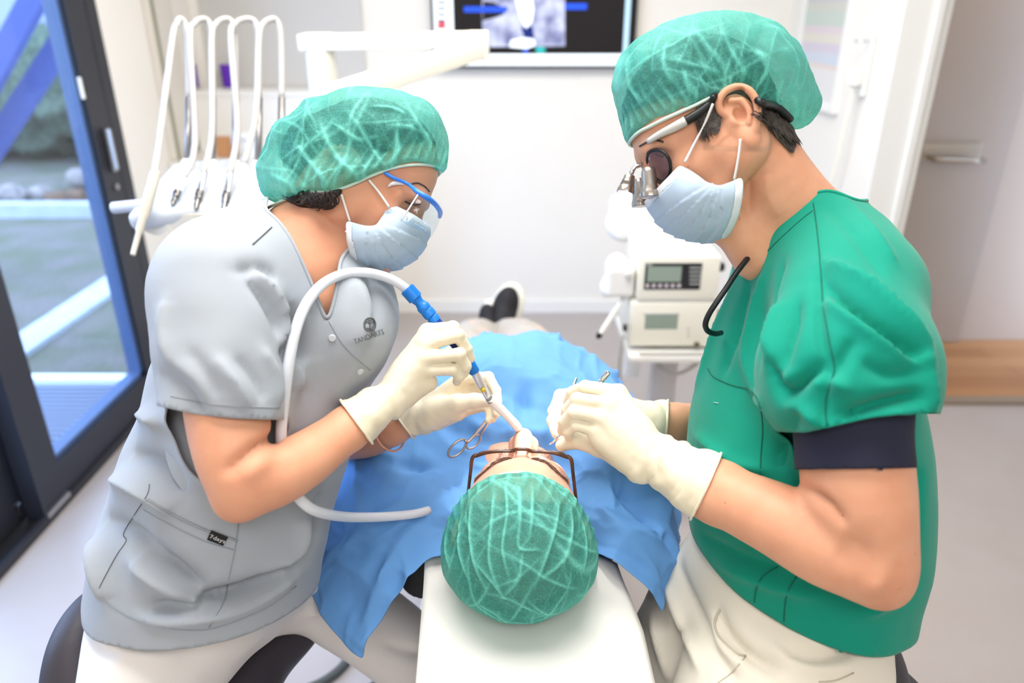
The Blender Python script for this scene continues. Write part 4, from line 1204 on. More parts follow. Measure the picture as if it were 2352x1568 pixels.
# --- left hand (near): back of the hand to the camera, fingers curled round the instrument
def J(L, rs): return [(P(*p), r) for p, r in zip(L, rs)]
hL = SDF()
wl_ = J([(1490, 1018, .935), (1488, 1040, .930), (1482, 1060, .930), (1474, 1076, .935)], [.019, .021, .021, .018])
mc = J([(1420, 903, .955), (1402, 930, .945), (1386, 960, .942), (1370, 990, .948)], [.0145, .0145, .0135, .0125])
fing = [J([(1420, 901, .955), (1344, 888, .965), (1315, 900, .985), (1303, 922, 1.0)], [.0122, .0106, .0092, .0080]),
        J([(1402, 928, .945), (1326, 916, .950), (1303, 940, .968), (1296, 966, .985)], [.0122, .0106, .0092, .0082]),
        J([(1386, 958, .942), (1318, 946, .945), (1294, 968, .960), (1291, 990, .975)], [.0118, .0102, .0090, .0080]),
        J([(1370, 987, .948), (1324, 977, .950), (1304, 990, .962), (1306, 1003, .975)], [.0110, .0095, .0084, .0076])]
thumb = J([(1440, 1050, .955), (1376, 1026, .975), (1326, 1012, .988), (1290, 1022, 1.0)], [.017, .0130, .0105, .0088])
hand_ops(hL, wl_, mc, fing, thumb, [(P(1470, 1060, .945), P(1385, 1010, .955), .019, .014, .02), (P(1470, 1000, .95), P(1400, 940, .965), .018, .014, .015)], .80)
limb(hL, [PR(1650, 1130, .884, 84), PR(1605, 1109, .898, 76), PR(1555, 1080, .918, 64), PR(1500, 1046, .935, 55)], .012)
cutp = plane_of(P(1646, 1062, .90), P(1590, 1182, .895), P(1625, 1125, .82), P(1500, 1040, .93))
# --- right hand (far)
hR = SDF()
wl2 = J([(1485, 950, 1.095), (1485, 962, 1.085), (1485, 975, 1.085), (1485, 985, 1.09)], [.018, .019, .019, .017])
mc2 = J([(1356, 908, 1.07), (1350, 934, 1.055), (1350, 962, 1.05), (1356, 985, 1.055)], [.0145, .0145, .0135, .0125])
fing2 = [J([(1356, 908, 1.07), (1287, 908, 1.065), (1270, 945, 1.055), (1276, 985, 1.045)], [.0122, .0108, .0094, .0082]),
         J([(1350, 934, 1.055), (1282, 935, 1.05), (1268, 965, 1.04), (1277, 996, 1.03)], [.0122, .0108, .0094, .0082]),
         J([(1350, 962, 1.05), (1290, 965, 1.045), (1276, 985, 1.035), (1284, 1005, 1.03)], [.0118, .0102, .0090, .0080]),
         J([(1356, 985, 1.055), (1305, 990, 1.05), (1290, 1003, 1.04), (1297, 1014, 1.035)], [.0110, .0095, .0084, .0076])]
th2 = J([(1420, 930, 1.10), (1350, 900, 1.095), (1300, 910, 1.085), (1280, 950, 1.07)], [.016, .0125, .0105, .0088])
hand_ops(hR, wl2, mc2, fing2, th2, [(P(1470, 968, 1.085), P(1370, 950, 1.065), .017, .013, .02)], .80)
limb(hR, [PR(1545, 972, 1.125, 50), PR(1515, 970, 1.11, 48), PR(1484, 967, 1.09, 44)], .012)
cutp2 = plane_of(P(1533, 935, 1.12), P(1528, 1005, 1.12), P(1531, 965, 1.05), P(1450, 960, 1.08))
for S_ in (hL, hR):
    for op in S_.ops: 
        bD.ops.append(op[:3] + (max(op[3] - .0045, .003), max(op[4] - .0045, .003)) + op[5:]) if op[0] == 'c' else None     # the hands themselves, inside the gloves

def body_mesh(S, boxes, name, material, creases=()):
    """one body mesh sampled at several densities (boxes: finest first; lo, hi, voxel, smoothing)"""
    VV = []; FF = []; n = 0; prev = []
    for (lo, hi, h, it) in boxes:
        V, F = sdf_mesh(S, lo, hi, h, it)
        c = V[F].mean(1)
        for (l2, h2, m2) in prev: 
            m = np.all((c > l2 + m2) & (c < h2 - m2), axis=1); F = F[~m]; c = c[~m]
        prev.append((np.asarray(lo), np.asarray(hi), h * 2.5 + .004))
        VV.append(V); FF.append(F + n); n += len(V)
    V, F = clean(np.concatenate(VV), np.concatenate(FF))
    if creases:
        N = vnormals(V, F); cc = Caster(V, F)
        for pts, w, a in creases: V = fold(V, N, cc.line(pts), w, a)
    return mesh_obj(name, V, F, material), V, F
def box_at(c, r): return np.asarray(c) - r, np.asarray(c) + r
hc = HD.w(.01, .0, 0)
lo1, hi1 = box_at(hc, np.array([.15, .14, .16])); lo1[2] -= .06; hi1[0] += .08
lo2, hi2 = bounds(bD, .02); lo2[2] = max(lo2[2], 0.0)
ec = HD.w(-.006, .0, -.085); el_, eh_ = box_at(ec, .042)
bodyD, bVD, bFD = body_mesh(bD, [(el_, eh_, .0011, 1), (lo1, hi1, .0022, 1), (lo2, hi2, .0054, 1)], 'person', M_skinD, [([(1838, 1118), (1875, 1138), (1915, 1172), (1940, 1205)], .007, -.007), ([(1930, 1240), (1975, 1265), (2015, 1270)], .02, -.006), ([(1990, 1330), (2030, 1350)], .02, .004), ([(1690, 430), (1694, 470), (1702, 510)], .004, -.0025), ([(1722, 410), (1720, 460), (1722, 500)], .006, -.0025), ([(1760, 400), (1765, 450), (1790, 500)], .012, .002)])
tag(bodyD, 'person in green scrub top, green cap and magnifying loupes bending over the patient', 'person')
castD = Caster(bVD, bFD)

# gloves
g1, gV, gF = glove_mesh(bodyD, hL, None, P(1618, 1122, .895), P(1500, 1046, .935), cutp, 3, wr=95)
rim(gV, gF, .0017, 'cuff_roll', M_glove, g1)
g2, gV2, gF2 = glove_mesh(bodyD, hR, None, P(1530, 972, 1.12), P(1484, 967, 1.09), cutp2, 13, h=.0018, wr=95)
rim(gV2, gF2, .0017, 'cuff_roll', M_glove, g2)

# hair below and under the cap
hrS = SDF(); head_ops(hrS, HD, True, .84); limb(hrS, [PR(1690, 300, .95, 100), PR(1752, 415, .96, 106)], .03)
hrS = hrS.grow(.0028)
V, F = sdf_mesh(hrS, lo1, hi1, .003, 1)
hair_poly = [(1430, 240), (1500, 230), (1575, 232), (1600, 262), (1612, 290), (1640, 325), (1650, 300), (1652, 262), (1672, 232), (1725, 236), (1742, 270), (1762, 296), (1790, 312), (1836, 352), (1870, 250), (1800, 60), (1600, 20), (1420, 120)]
hp_l = np.array([HD.loc(P(a, b, .885))[:2] for a, b in hair_poly])
N = vnormals(V, F); V = V + N * (.0012 * vnoise(V * np.array([1, 1, 1]), 150, 2) + .001 * vnoise(V, 320, 4))[:, None]
V, F = cut_field(V, F, lambda q: poly_sd(HD.loc(q)[:, :2], hp_l) * HD.k + .0015 * vnoise(q, 160, 8))
mesh_obj('hair', V, F, M_hairg, bodyD)
ST = MB()
rnd = random.Random(5)
for (pa, pb, spread, n_) in [((1748, 262), (1776, 300), 16, 26), ((1790, 285), (1822, 330), 14, 26), ((1602, 262), (1622, 318), 14, 22), ((1768, 270), (1800, 318), 14, 22)]:
    for i in range(n_):
        ox, oy = rnd.uniform(-spread, spread), rnd.uniform(-8, 8)
        ln = castD.line([(pa[0] + ox, pa[1] + oy), ((pa[0] + pb[0]) / 2 + ox + rnd.uniform(-4, 4), (pa[1] + pb[1]) / 2 + oy), (pb[0] + ox + rnd.uniform(-5, 5), pb[1] + oy + rnd.uniform(-4, 6))], .0045, 2)
        if len(ln) > 2: ST.tube(ln, [.0007] * (len(ln) - 1) + [.0002], 4)
so = ST.build('hair_strands', M_hairg, bodyD, smooth=True); so['kind'] = 'stuff'
# eyebrow, lashes, eye of the near side
seam(castD, [(1470, 336), (1488, 326), (1508, 322), (1524, 326)], .0013, 'eyebrow', M_hairg, bodyD, .0006)
seam(castD, [(1503, 350), (1512, 357), (1524, 360)], .0011, 'eyelash', M_hair, bodyD, .0004)
seam(castD, [(1688, 420), (1692, 470), (1700, 505)], .0005, 'neck_crease', M_skinD, bodyD, .0)

# cap
capD = SDF(); head_ops(capD, HD, True, .84); capD = capD.grow(.0055); A145 = aniso(1.45)
limb(capD, [PR(1518, 188, TD, 106), PR(1610, 164, TD, 119), PR(1700, 178, TD, 117), PR(1762, 208, TD, 86), PR(1828, 246, TD, 50)], .02, A=A145)
edgeD = [HD.loc(P(a, b, .885))[:2] for a, b in [(1380, 310), (1445, 286), (1515, 262), (1580, 241), (1640, 214), (1690, 205), (1742, 232), (1790, 268), (1830, 302), (1900, 350)]]
edgeD = sorted([(float(p[0]), float(p[1])) for p in edgeD])
def edge_half(H, edge, drop=0.0):
    xs = [p[0] for p in edge]; ys = [p[1] for p in edge]
    def fn(X, Y, Z):
        dx, dy, dz = X - H.O[0], Y - H.O[1], Z - H.O[2]
        f = (dx * H.F[0] + dy * H.F[1] + dz * H.F[2]) / H.k; u = (dx * H.U[0] + dy * H.U[1] + dz * H.U[2]) / H.k
        return (np.interp(f, xs, ys) - u - drop) * H.k
    return fn
capD.half(edge_half(HD, edgeD, .006), .004)
foldsD = [([(1590, 60), (1625, 110), (1660, 150), (1665, 195)], .006, .006), ([(1660, 70), (1680, 120), (1720, 175)], .005, .005), ([(1530, 100), (1525, 150), (1545, 190)], .005, .004),
          ([(1440, 140), (1450, 200), (1480, 240)], .006, .005), ([(1530, 135), (1600, 150), (1660, 165)], .004, .004), ([(1740, 110), (1760, 160), (1735, 200)], .005, .005),
          ([(1800, 180), (1785, 215), (1790, 250)], .005, .004), ([(1500, 110), (1490, 170), (1500, 235)], .006, -.004), ([(1700, 90), (1760, 120), (1800, 150)], .005, -.004), ([(1570, 160), (1580, 200), (1600, 225)], .004, .005)]
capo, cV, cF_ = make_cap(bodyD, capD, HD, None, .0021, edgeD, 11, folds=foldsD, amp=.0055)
band_loop(HD, castD, edgeD, capo, .0022, a0=-1.4, a1=1.6, drop=.006)

# mask with pleats and ear loops
mkD = SDF(); limb(mkD, [PR(1538, 441, TD, 52), PR(1574, 458, TD, 78), PR(1625, 466, TD, 87), PR(1690, 462, TD, 92)], .02, A=aniso(1.8)); limb(mkD, [PR(1522, 430, TD, 34), PR(1545, 418, TD, 40), PR(1568, 410, TD, 44)], .02, A=aniso(2.35))
polyD = [(1485, 456), (1566, 372), (1585, 392), (1612, 425), (1640, 436), (1668, 426), (1690, 414), (1690, 545), (1690, 640), (1520, 640), (1400, 520)]
loopsD = []
for pts in ([(1573, 372), (1592, 336), (1618, 285), (1644, 238)], [(1686, 414), (1692, 380), (1698, 345), (1704, 318)]):
    l3 = [castD.px(a, b, .004) for a, b in pts]; l3[0] = P(pts[0][0], pts[0][1], (l3[0] - CAM) @ cF - .004)
    loopsD.append(l3)
maskD, mV, mF = make_mask(bodyD, HD, mkD, [(a, b) for a, b in polyD], .885, [(1485, 456), (1566, 372)], [(1690, 414), (1690, 528)], (1640, 420), [(1520, 490), (1548, 515), (1585, 530), (1620, 535), (1655, 535)], loops=loopsD)

# scrub top: torso
sD = SDF(); A12 = aniso(1.08)
limb(sD, [PR(1845, 560, 1.0, 130), PR(1858, 660, 1.0, 166), PR(1856, 790, 1.0, 206), PR(1846, 930, 1.0, 240), PR(1844, 1080, 1.0, 260), PR(1846, 1230, 1.0, 254), PR(1846, 1360, 1.0, 232), PR(1835, 1500, 1.0, 222)], .03, A=A12)
sD.cone(P(1842, 525, .985), P(1955, 665, .880), .066, .066, .05)
sD.cone(P(1940, 590, .98), P(1960, 665, .89), .040, .060, .05)
sD.cone(P(1800, 560, 1.05), P(1790, 660, 1.15), .06, .075, .05)
slD = SDF()
limb(slD, [PR(1940, 606, .925, 84), PR(1950, 688, .865, 132), PR(1944, 774, .83, 174), PR(1942, 860, .805, 196), PR(1952, 935, .79, 172), PR(1958, 1000, .785, 150)], .02)
torsoD = SDF(); torsoD.ops = list(sD.ops)
sD.union(slD, .045)
lo, hi = bounds(sD, .02); lo[2] = max(lo[2], .75)
V, F = sdf_mesh(sD, lo, hi, .0045, 2)
hemD = plane_of(P(1578, 1236, 1.0), P(1830, 1462, .86), P(2052, 1352, 1.0), P(1860, 900, 1.0))
neckD = [(1560, 250), (1560, 600), (1690, 578), (1718, 580), (1752, 546), (1800, 500), (1836, 467), (1868, 442), (1900, 432), (1925, 440), (1965, 464), (2100, 440), (1960, 300)]
hemS = [(1690, 560), (1700, 900), (1797, 993), (1850, 996), (1900, 985), (1960, 968), (2020, 952), (2070, 950), (2118, 952), (2250, 900), (2250, 500)]
def fD(q):
    xy, t = poly_px(q)
    e = np.interp(xy[:, 0], [p[0] for p in hemS[2:9]], [p[1] for p in hemS[2:9]])
    return np.maximum(np.maximum(hemD(q), np.where(t < 1.06, -poly_sd(xy, neckD), -999) * .0006), np.minimum((xy[:, 1] - e) * .00047, .5 * (sdf_at(torsoD, q) - sdf_at(slD, q)) - .004))
N = vnormals(V, F); c_ = Caster(V, F)
for pts, w, a in [([(1690, 640), (1640, 780), (1600, 900)], .012, .004), ([(1720, 640), (1690, 760), (1660, 860)], .010, -.005), ([(1760, 620), (1735, 720), (1720, 830), (1760, 950)], .010, .007),
                  ([(1800, 600), (1770, 720), (1750, 830)], .008, -.005), ([(1840, 940), (1800, 1010), (1790, 1080)], .012, -.006), ([(1600, 1000), (1680, 1060), (1760, 1080)], .010, .005),
                  ([(1590, 1060), (1680, 1110), (1780, 1120)], .010, -.005), ([(1580, 1150), (1660, 1180), (1730, 1230)], .012, .006), ([(1600, 1230), (1700, 1280), (1800, 1310)], .012, -.006),
                  ([(1640, 1290), (1760, 1340), (1880, 1370)], .010, .005), ([(2110, 760), (2130, 900), (2120, 1050)], .010, .006), ([(2120, 1000), (2110, 1130), (2105, 1250)], .010, -.006),
                  ([(2100, 1280), (2060, 1360), (1980, 1410)], .010, .006), ([(1930, 450), (2000, 520), (2060, 600)], .006, .003), ([(1900, 470), (1980, 560), (2030, 640)], .008, -.003)]:
    ln = c_.line(pts)
    V = fold(V, N, ln, w, a)
for pts, w, a in [([(1900, 600), (1990, 660), (2070, 740), (2120, 800)], .010, .010), ([(1885, 640), (1980, 720), (2080, 800), (2130, 830)], .009, -.012), ([(1900, 690), (1990, 760), (2080, 810), (2135, 832)], .008, .010),
                  ([(1890, 620), (1880, 740), (1900, 850), (1890, 980)], .006, -.005), ([(1770, 820), (1800, 900), (1860, 860), (1900, 830)], .010, -.009), ([(1790, 880), (1880, 870), (1960, 900)], .009, .007),
                  ([(1930, 960), (2000, 935), (2080, 915), (2120, 910)], .009, -.012), ([(1900, 985), (1980, 968), (2060, 935), (2110, 930)], .008, .008), ([(1800, 930), (1850, 950), (1900, 985)], .009, .006),
                  ([(1790, 700), (1770, 780), (1780, 860)], .012, .008), ([(1830, 690), (1810, 780), (1800, 850)], .009, -.008), ([(1980, 830), (2040, 860), (2120, 850)], .010, -.006), ([(1960, 780), (1930, 830), (1910, 870)], .008, -.006)]:
    V = fold(V, N, c_.line(pts), w, a)
V = V + N * (.003 * vnoise(V, 9, 31) + .0014 * vnoise(V, 24, 32) + .0045 * crumple(V, 401, .11, 8)[0])[:, None]
V, F = cut_field(V, F, fD)
topD = mesh_obj('scrub_top', V, F, M_green, bodyD); solid(topD, .0022)
side_panel(torsoD, slD, ([p[0] for p in hemS[2:9]], [p[1] for p in hemS[2:9]]), hemD, M_green, topD)
cT = Caster(V, F)
# collar facing band and stitching, pocket, seams
neck_rim(V, F, .0026, 'collar_band', M_green, topD, 1.2)
seam(cT, [(1740, 600), (1790, 550), (1836, 508), (1866, 484)], .0006, 'stitch_line', M_greend, topD)
seam(cT, [(1868, 466), (1876, 520), (1884, 600), (1890, 690), (1905, 780), (1916, 850), (1896, 920), (1900, 980)], .0008, 'shoulder_seam', M_greend, topD)
seam(cT, [(1626, 846), (1640, 866), (1680, 884), (1722, 896), (1744, 925), (1752, 980), (1748, 1040), (1746, 1100)], .0008, 'pocket_seam', M_greend, topD)
seam(cT, [(1788, 1300), (1750, 1326), (1734, 1370), (1734, 1418)], .0007, 'side_seam', M_greend, topD)
seam(cT, [(1830, 1322), (1806, 1370), (1800, 1440)], .0007, 'side_seam', M_greend, topD)
seam(cT, [(1640, 924), (1651, 926)], .0007, 'pocket_bartack', mat('pale_thread', (150, 210, 190), .7), topD, n=2)
# navy undershirt cuff
cuS = SDF(); limb(cuS, [PR(1956, 900, .79, 132), PR(1957, 1000, .785, 126), PR(1963, 1090, .782, 128)], .01)
V, F = sdf_mesh(cuS, *bounds(cuS, .02), .004, 2)
def fC(q):
    xy, t = poly_px(q); return np.maximum(xy[:, 1] - (1080 - (xy[:, 0] - 1835) * .018), 930 - xy[:, 1]) * .00047
V, F = cut_field(V, F, fC); cu = mesh_obj('undershirt_cuff', V, F, M_navy, bodyD); solid(cu, .002)
# far sleeve
fsD = SDF(); limb(fsD, [PR(1795, 640, 1.165, 100), PR(1770, 800, 1.19, 105), PR(1760, 900, 1.195, 95)], .02)
V, F = sdf_mesh(fsD, *bounds(fsD, .02), .007, 2); mesh_obj('sleeve', V, F, M_green, topD)

# trousers
tr = SDF()
limb(tr, [PR(1806, 1330, 1.0, 206), PR(1815, 1440, .99, 212), PR(1790, 1560, .96, 222), PR(1700, 1760, .90, 190), PR(1620, 1920, .86, 170)], .03, A=aniso(1.05))
limb(tr, [PR(1760, 1330, 1.06, 190), PR(1680, 1440, 1.08, 196), PR(1600, 1560, 1.1, 180), PR(1520, 1720, 1.1, 160)], .04)
limb(tr, [PR(1620, 1930, .86, 165), PR(1610, 2250, .95, 150), PR(1610, 2700, 1.05, 130)], .03)
limb(tr, [PR(1520, 1730, 1.1, 150), PR(1500, 2000, 1.2, 130), PR(1500, 2350, 1.3, 120)], .03)
lo, hi = bounds(tr, .02); lo[2] = .08
V, F = sdf_mesh(tr, lo, hi, .0065, 2); N = vnormals(V, F); c_ = Caster(V, F)
for pts, w, a in [([(1650, 1405), (1665, 1450), (1720, 1500), (1790, 1540)], .010, -.012), ([(1640, 1420), (1660, 1480), (1720, 1530)], .009, .008), ([(1560, 1300), (1600, 1400), (1650, 1500), (1690, 1568)], .010, -.006),
                  ([(1530, 1340), (1570, 1440), (1610, 1540)], .010, .006), ([(1800, 1490), (1880, 1510), (1980, 1480)], .010, -.006), ([(1760, 1480), (1860, 1530), (1960, 1520)], .010, .006), ([(1500, 1420), (1520, 1500), (1540, 1568)], .01, .005)]:
    V = fold(V, N, c_.line(pts), w, a)
V = V + N * (.003 * vnoise(V, 10, 51) + .0015 * vnoise(V, 26, 52))[:, None]
V, F = cut_field(V, F, lambda q: .10 - q[:, 2])
tro = mesh_obj('trousers', V, F, M_trous, bodyD)
cTr = Caster(V, F)
M_st = mat('trouser_stitch', (196, 188, 170), .8)
seam(cTr, [(1655, 1400), (1642, 1425), (1650, 1460), (1690, 1500), (1712, 1506)], .0016, 'pocket_seam', M_st, tro)
seam(cTr, [(1712, 1508), (1680, 1545), (1650, 1568), (1630, 1590)], .0008, 'side_seam', M_st, tro)
seam(cTr, [(1880, 1566), (1920, 1562), (1960, 1545)], .0010, 'back_pocket_seam', M_st, tro)

def shoe_for(body, x, y, dirx, m):
    S_ = SDF(); d = np.array([dirx, 0.12, 0.0])
    h_ = np.array([x, y, .045])
    S_.ell(h_ - d * .02, (.05, .042, .05), None, .01); S_.ell(h_ + d * .10 - [0, 0, .008], (.085, .047, .036), None, .03); S_.ell(h_ + d * .03 + [0, 0, .03], (.06, .038, .045), None, .03)
    S_.half(lambda X, Y, Z: (.004 - Z) + 0 * X + 0 * Y, .004)
    V, F = sdf_mesh(S_, *bounds(S_, .02), .006, 1); o = mesh_obj('shoe', V, F, m, body)
    return o
M_clog = mat('white_clog', (232, 230, 226), .5)
shoe_for(bodyD, .262, .478, -1, M_clog); shoe_for(bodyD, .245, .70, -1, M_clog)
# ================================================================== ASSISTANT (grey scrub top), seen in profile from her right
TA = 1.0
F3 = .89 * cR - .457 * cU; U3 = .457 * cR + .89 * cU
HA = Frame(P(795, 408, .93) + .068 * cF - F3 * .004, F3, U3, .88)
M_grey = mat('scrub_grey', (166, 173, 182), .8, spec=.25, sheen=.15, bump=(1300, .25, .0004), noise=(6, .3, (158, 166, 176)))
M_greys = mat('scrub_grey_stitch', (146, 152, 160), .8)
M_dark_st = mat('dark_thread', (84, 88, 96), .8)
M_trousA = mat('white_trousers', (238, 234, 232), .75, bump=(1100, .3, .0004), noise=(7, .3, (230, 225, 222)))

bA = SDF(); head_ops(bA, HA, False, .68); ear_ops(bA, HA, 1); ear_ops(bA, HA, -1)
limb(bA, [PR(790, 430, .99, 92), PR(735, 500, .985, 90), PR(690, 575, .985, 108), PR(650, 650, .99, 150)], .03)
bA.cone(P(850, 560, .99), P(745, 600, .985), .026, .035, .03)
limb(bA, [PR(700, 620, .99, 110), PR(730, 700, .99, 120)], .03)
limb(bA, [PR(610, 650, 1.0, 130), PR(595, 800, 1.0, 150), PR(550, 1000, 1.0, 165), PR(490, 1200, 1.0, 175), PR(460, 1340, 1.0, 170)], .03)
armA = [PR(505, 640, .865, 88), PR(507, 800, .835, 90), PR(521, 940, .815, 92), PR(540, 1050, .805, 86), PR(560, 1110, .805, 72)]
foreA = [PR(562, 1118, .805, 70), PR(630, 1092, .825, 72), PR(700, 1055, .855, 64), PR(770, 1005, .89, 53), PR(840, 952, .92, 41), PR(888, 915, .937, 30)]
limb(bA, armA, .02); limb(bA, foreA, .010)
bA.cone(P(543, 1150, .81), P(560, 1090, .81), .020, .03, .02)
armA2 = [PR(730, 660, 1.13, 70), PR(760, 850, 1.17, 72), PR(790, 990, 1.18, 60)]
foreA2 = [PR(792, 1000, 1.18, 56), PR(850, 1002, 1.13, 46), PR(905, 985, 1.095, 36), PR(945, 965, 1.08, 28)]
limb(bA, armA2, .02); limb(bA, foreA2, .01)
limb(bA, [PR(440, 1380, 1.0, 130), PR(350, 1560, .95, 110), PR(335, 1750, .93, 100), PR(400, 2300, 1.1, 80)], .03)
limb(bA, [PR(520, 1340, 1.06, 110), PR(720, 1360, 1.15, 75), PR(930, 1505, 1.2, 68), PR(1005, 1650, 1.23, 60), PR(985, 2000, 1.45, 50)], .03)
# right hand (near) closed round the suction tube
hA = SDF()
wa = J([(898, 890, .945), (895, 905, .935), (895, 920, .933), (898, 934, .938)], [.0150, .0160, .0160, .0145])
ma = J([(982, 762, .950), (976, 792, .940), (972, 824, .936), (970, 852, .940)], [.0130, .0130, .0122, .0112])
fa = [J([(982, 760, .950), (1040, 752, .948), (1060, 776, .962), (1062, 800, .975)], [.0112, .0098, .0086, .0076]),
      J([(976, 790, .940), (1052, 770, .938), (1071, 802, .948), (1080, 822, .955)], [.0114, .0098, .0086, .0074]),
      J([(972, 822, .936), (1054, 814, .934), (1069, 840, .944), (1066, 856, .953)], [.0110, .0096, .0085, .0075]),
      J([(970, 850, .940), (1040, 848, .940), (1055, 863, .947), (1050, 875, .955)], [.0102, .0088, .0078, .0070])]
tha = J([(925, 880, .962), (985, 838, .988), (1035, 812, .992), (1062, 832, .988)], [.0150, .0115, .0098, .0082])
hand_ops(hA, wa, ma, fa, tha, [(P(905, 925, .945), P(985, 878, .952), .0150, .0115, .015), (P(930, 850, .965), P(965, 800, .97), .014, .012, .02)], .87)
limb(hA, [PR(800, 985, .905, 60), PR(825, 963, .915, 55), PR(858, 940, .925, 47), PR(895, 912, .937, 38)], .010)
cutA = plane_of(P(789, 929, .92), P(848, 1010, .915), P(818, 970, .86), P(900, 900, .94))
# left hand (far) pinching the suction tip
hA2 = SDF()
wb = J([(965, 945, 1.085), (968, 955, 1.075), (972, 964, 1.07), (978, 972, 1.07)], [.0150, .0155, .0150, .0140])
mb_ = J([(1062, 868, 1.080), (1070, 892, 1.090), (1080, 915, 1.090), (1088, 935, 1.085)], [.0130, .0130, .0120, .0110])
fb = [J([(1062, 868, 1.080), (1122, 866, 1.072), (1140, 896, 1.060), (1144, 922, 1.050)], [.0112, .0100, .0086, .0076]),
      J([(1070, 892, 1.090), (1128, 888, 1.088), (1142, 922, 1.078), (1140, 950, 1.068)], [.0112, .0098, .0086, .0076]),
      J([(1080, 915, 1.090), (1126, 915, 1.090), (1138, 940, 1.080), (1132, 962, 1.072)], [.0106, .0094, .0082, .0074]),
      J([(1088, 935, 1.085), (1118, 935, 1.085), (1126, 952, 1.078), (1122, 966, 1.072)], [.0098, .0086, .0076, .0068])]
thb = J([(1000, 945, 1.060), (1050, 926, 1.045), (1090, 920, 1.040), (1128, 920, 1.035)], [.0165, .0130, .0105, .0085])
hand_ops(hA2, wb, mb_, fb, thb, [(P(985, 955, 1.07), P(1050, 945, 1.06), .017, .014, .015)], .78)
limb(hA2, [PR(905, 985, 1.095, 41), PR(925, 975, 1.088, 39), PR(970, 955, 1.075, 34)], .01)
cutA2 = plane_of(P(906, 950, 1.09), P(944, 998, 1.09), P(925, 974, 1.03), P(1000, 940, 1.07))
for S_ in (hA, hA2):
    for op in S_.ops:
        if op[0] == 'c': bA.ops.append(op[:3] + (max(op[3] - .0045, .003), max(op[4] - .0045, .003)) + op[5:])
hc = HA.w(.01, .0, 0)
lo1, hi1 = box_at(hc, np.array([.14, .14, .15])); lo1[2] -= .09; lo1[0] -= .06
lo2, hi2 = bounds(bA, .02); lo2[2] = max(lo2[2], 0.0)
bodyA, bVA, bFA = body_mesh(bA, [(lo1, hi1, .0023, 1), (lo2, hi2, .0054, 1)], 'person', M_skinA, [([(520, 1085), (560, 1050), (605, 1018), (645, 995)], .007, -.007), ([(556, 1100), (590, 1075), (640, 1050)], .015, .003)])
tag(bodyA, 'person in grey scrub top, green cap and clear safety glasses holding the suction tube', 'person')
castA = Caster(bVA, bFA)
g1, gV, gF = glove_mesh(bodyA, hA, None, P(818, 972, .915), P(892, 914, .937), cutA, 23, wr=105)
rim(gV, gF, .0017, 'cuff_roll', M_glove, g1)
g2, gV, gF = glove_mesh(bodyA, hA2, None, P(922, 978, 1.09), P(975, 955, 1.07), cutA2, 33, h=.0017, wr=105)
rim(gV, gF, .0015, 'cuff_roll', M_glove, g2)
# bracelet on the far wrist
bc = P(896, 992, 1.098); ax_ = nrm(P(945, 965, 1.08) - P(850, 1002, 1.13)); n1 = nrm(np.cross(ax_, cU)); n2 = np.cross(ax_, n1)
br = MB().tube([bc + .029 * (math.cos(a) * n1 + math.sin(a) * n2) for a in np.linspace(0, 2 * math.pi, 33)], .0016, 8, cap=False).build('bracelet', mat('rose_bangle', (236, 170, 140), .25, metal=.3), smooth=True); tag(br, 'thin rose-coloured bangle around the wrist below the glove', 'bracelet')

# hair: cap of hair plus loose bun strands at the nape
hrS = SDF(); head_ops(hrS, HA, False, .68); hrS.ell(HA.w(-.075, .02, 0), np.array((.05, .05, .05)) * HA.k, HA.R, .03); hrS = hrS.grow(.0028)
V, F = sdf_mesh(hrS, lo1, hi1, .003, 1)
hair_poly = [(640, 448), (665, 462), (690, 472), (720, 474), (745, 466), (765, 450), (782, 432), (800, 400), (845, 395), (900, 350), (990, 310), (1000, 240), (800, 180), (600, 250), (590, 420)]
hp_l = np.array([HA.loc(P(a, b, .945))[:2] for a, b in hair_poly])
N = vnormals(V, F); V = V + N * (.0015 * vnoise(V, 120, 2) + .001 * vnoise(V, 300, 4))[:, None]
V, F = cut_field(V, F, lambda q: poly_sd(HA.loc(q)[:, :2], hp_l) * HA.k + .002 * vnoise(q, 130, 8))
mesh_obj('hair', V, F, M_hair, bodyA)
bn = SDF(); bpts = []
for (bx, by, br_) in [(660, 452, 9), (684, 461, 12), (712, 464, 14), (740, 459, 13), (764, 449, 10), (780, 438, 6)]:
    q = castA.px(bx, by, .001); bpts.append((q, br_ * ((q - CAM) @ cF) / FPX))
limb(bn, bpts, .004)
V, F = sdf_mesh(bn, *bounds(bn, .01), .0016, 1); N = vnormals(V, F); V = V + N * (.0012 * vnoise(V * np.array([.3, .3, 1]), 260, 5))[:, None]
mesh_obj('hair_roll', V, F, M_hair, bodyA)
ST = MB(); rnd = random.Random(8)
for i in range(60):
    a0 = (rnd.uniform(690, 770), rnd.uniform(438, 450)); dx = rnd.uniform(-30, 14)
    pts = [castA.px(*q_, .010) for q_ in [(a0[0], a0[1]), (a0[0] + dx * .3 + 6, a0[1] + 14), (a0[0] + dx * .8, a0[1] + 24 + rnd.uniform(-4, 6)), (a0[0] + dx * 1.4 - 8, a0[1] + 22 + rnd.uniform(-10, 6))]]
    if any(q_ is None for q_ in pts): continue
    ST.tube(pts, [.0009, .0009, .0008, .0003], 4, smooth_pts=3)
so = ST.build('hair_strands', M_hair, bodyA, smooth=True); so['kind'] = 'stuff'
seam(castA, [(940, 424), (958, 420), (975, 428), (986, 440)], .0010, 'eyebrow', M_hairg, bodyA, .0004)
seam(castA, [(930, 462), (942, 468), (956, 470), (966, 468)], .0009, 'eyelash', M_hair, bodyA, .0004)

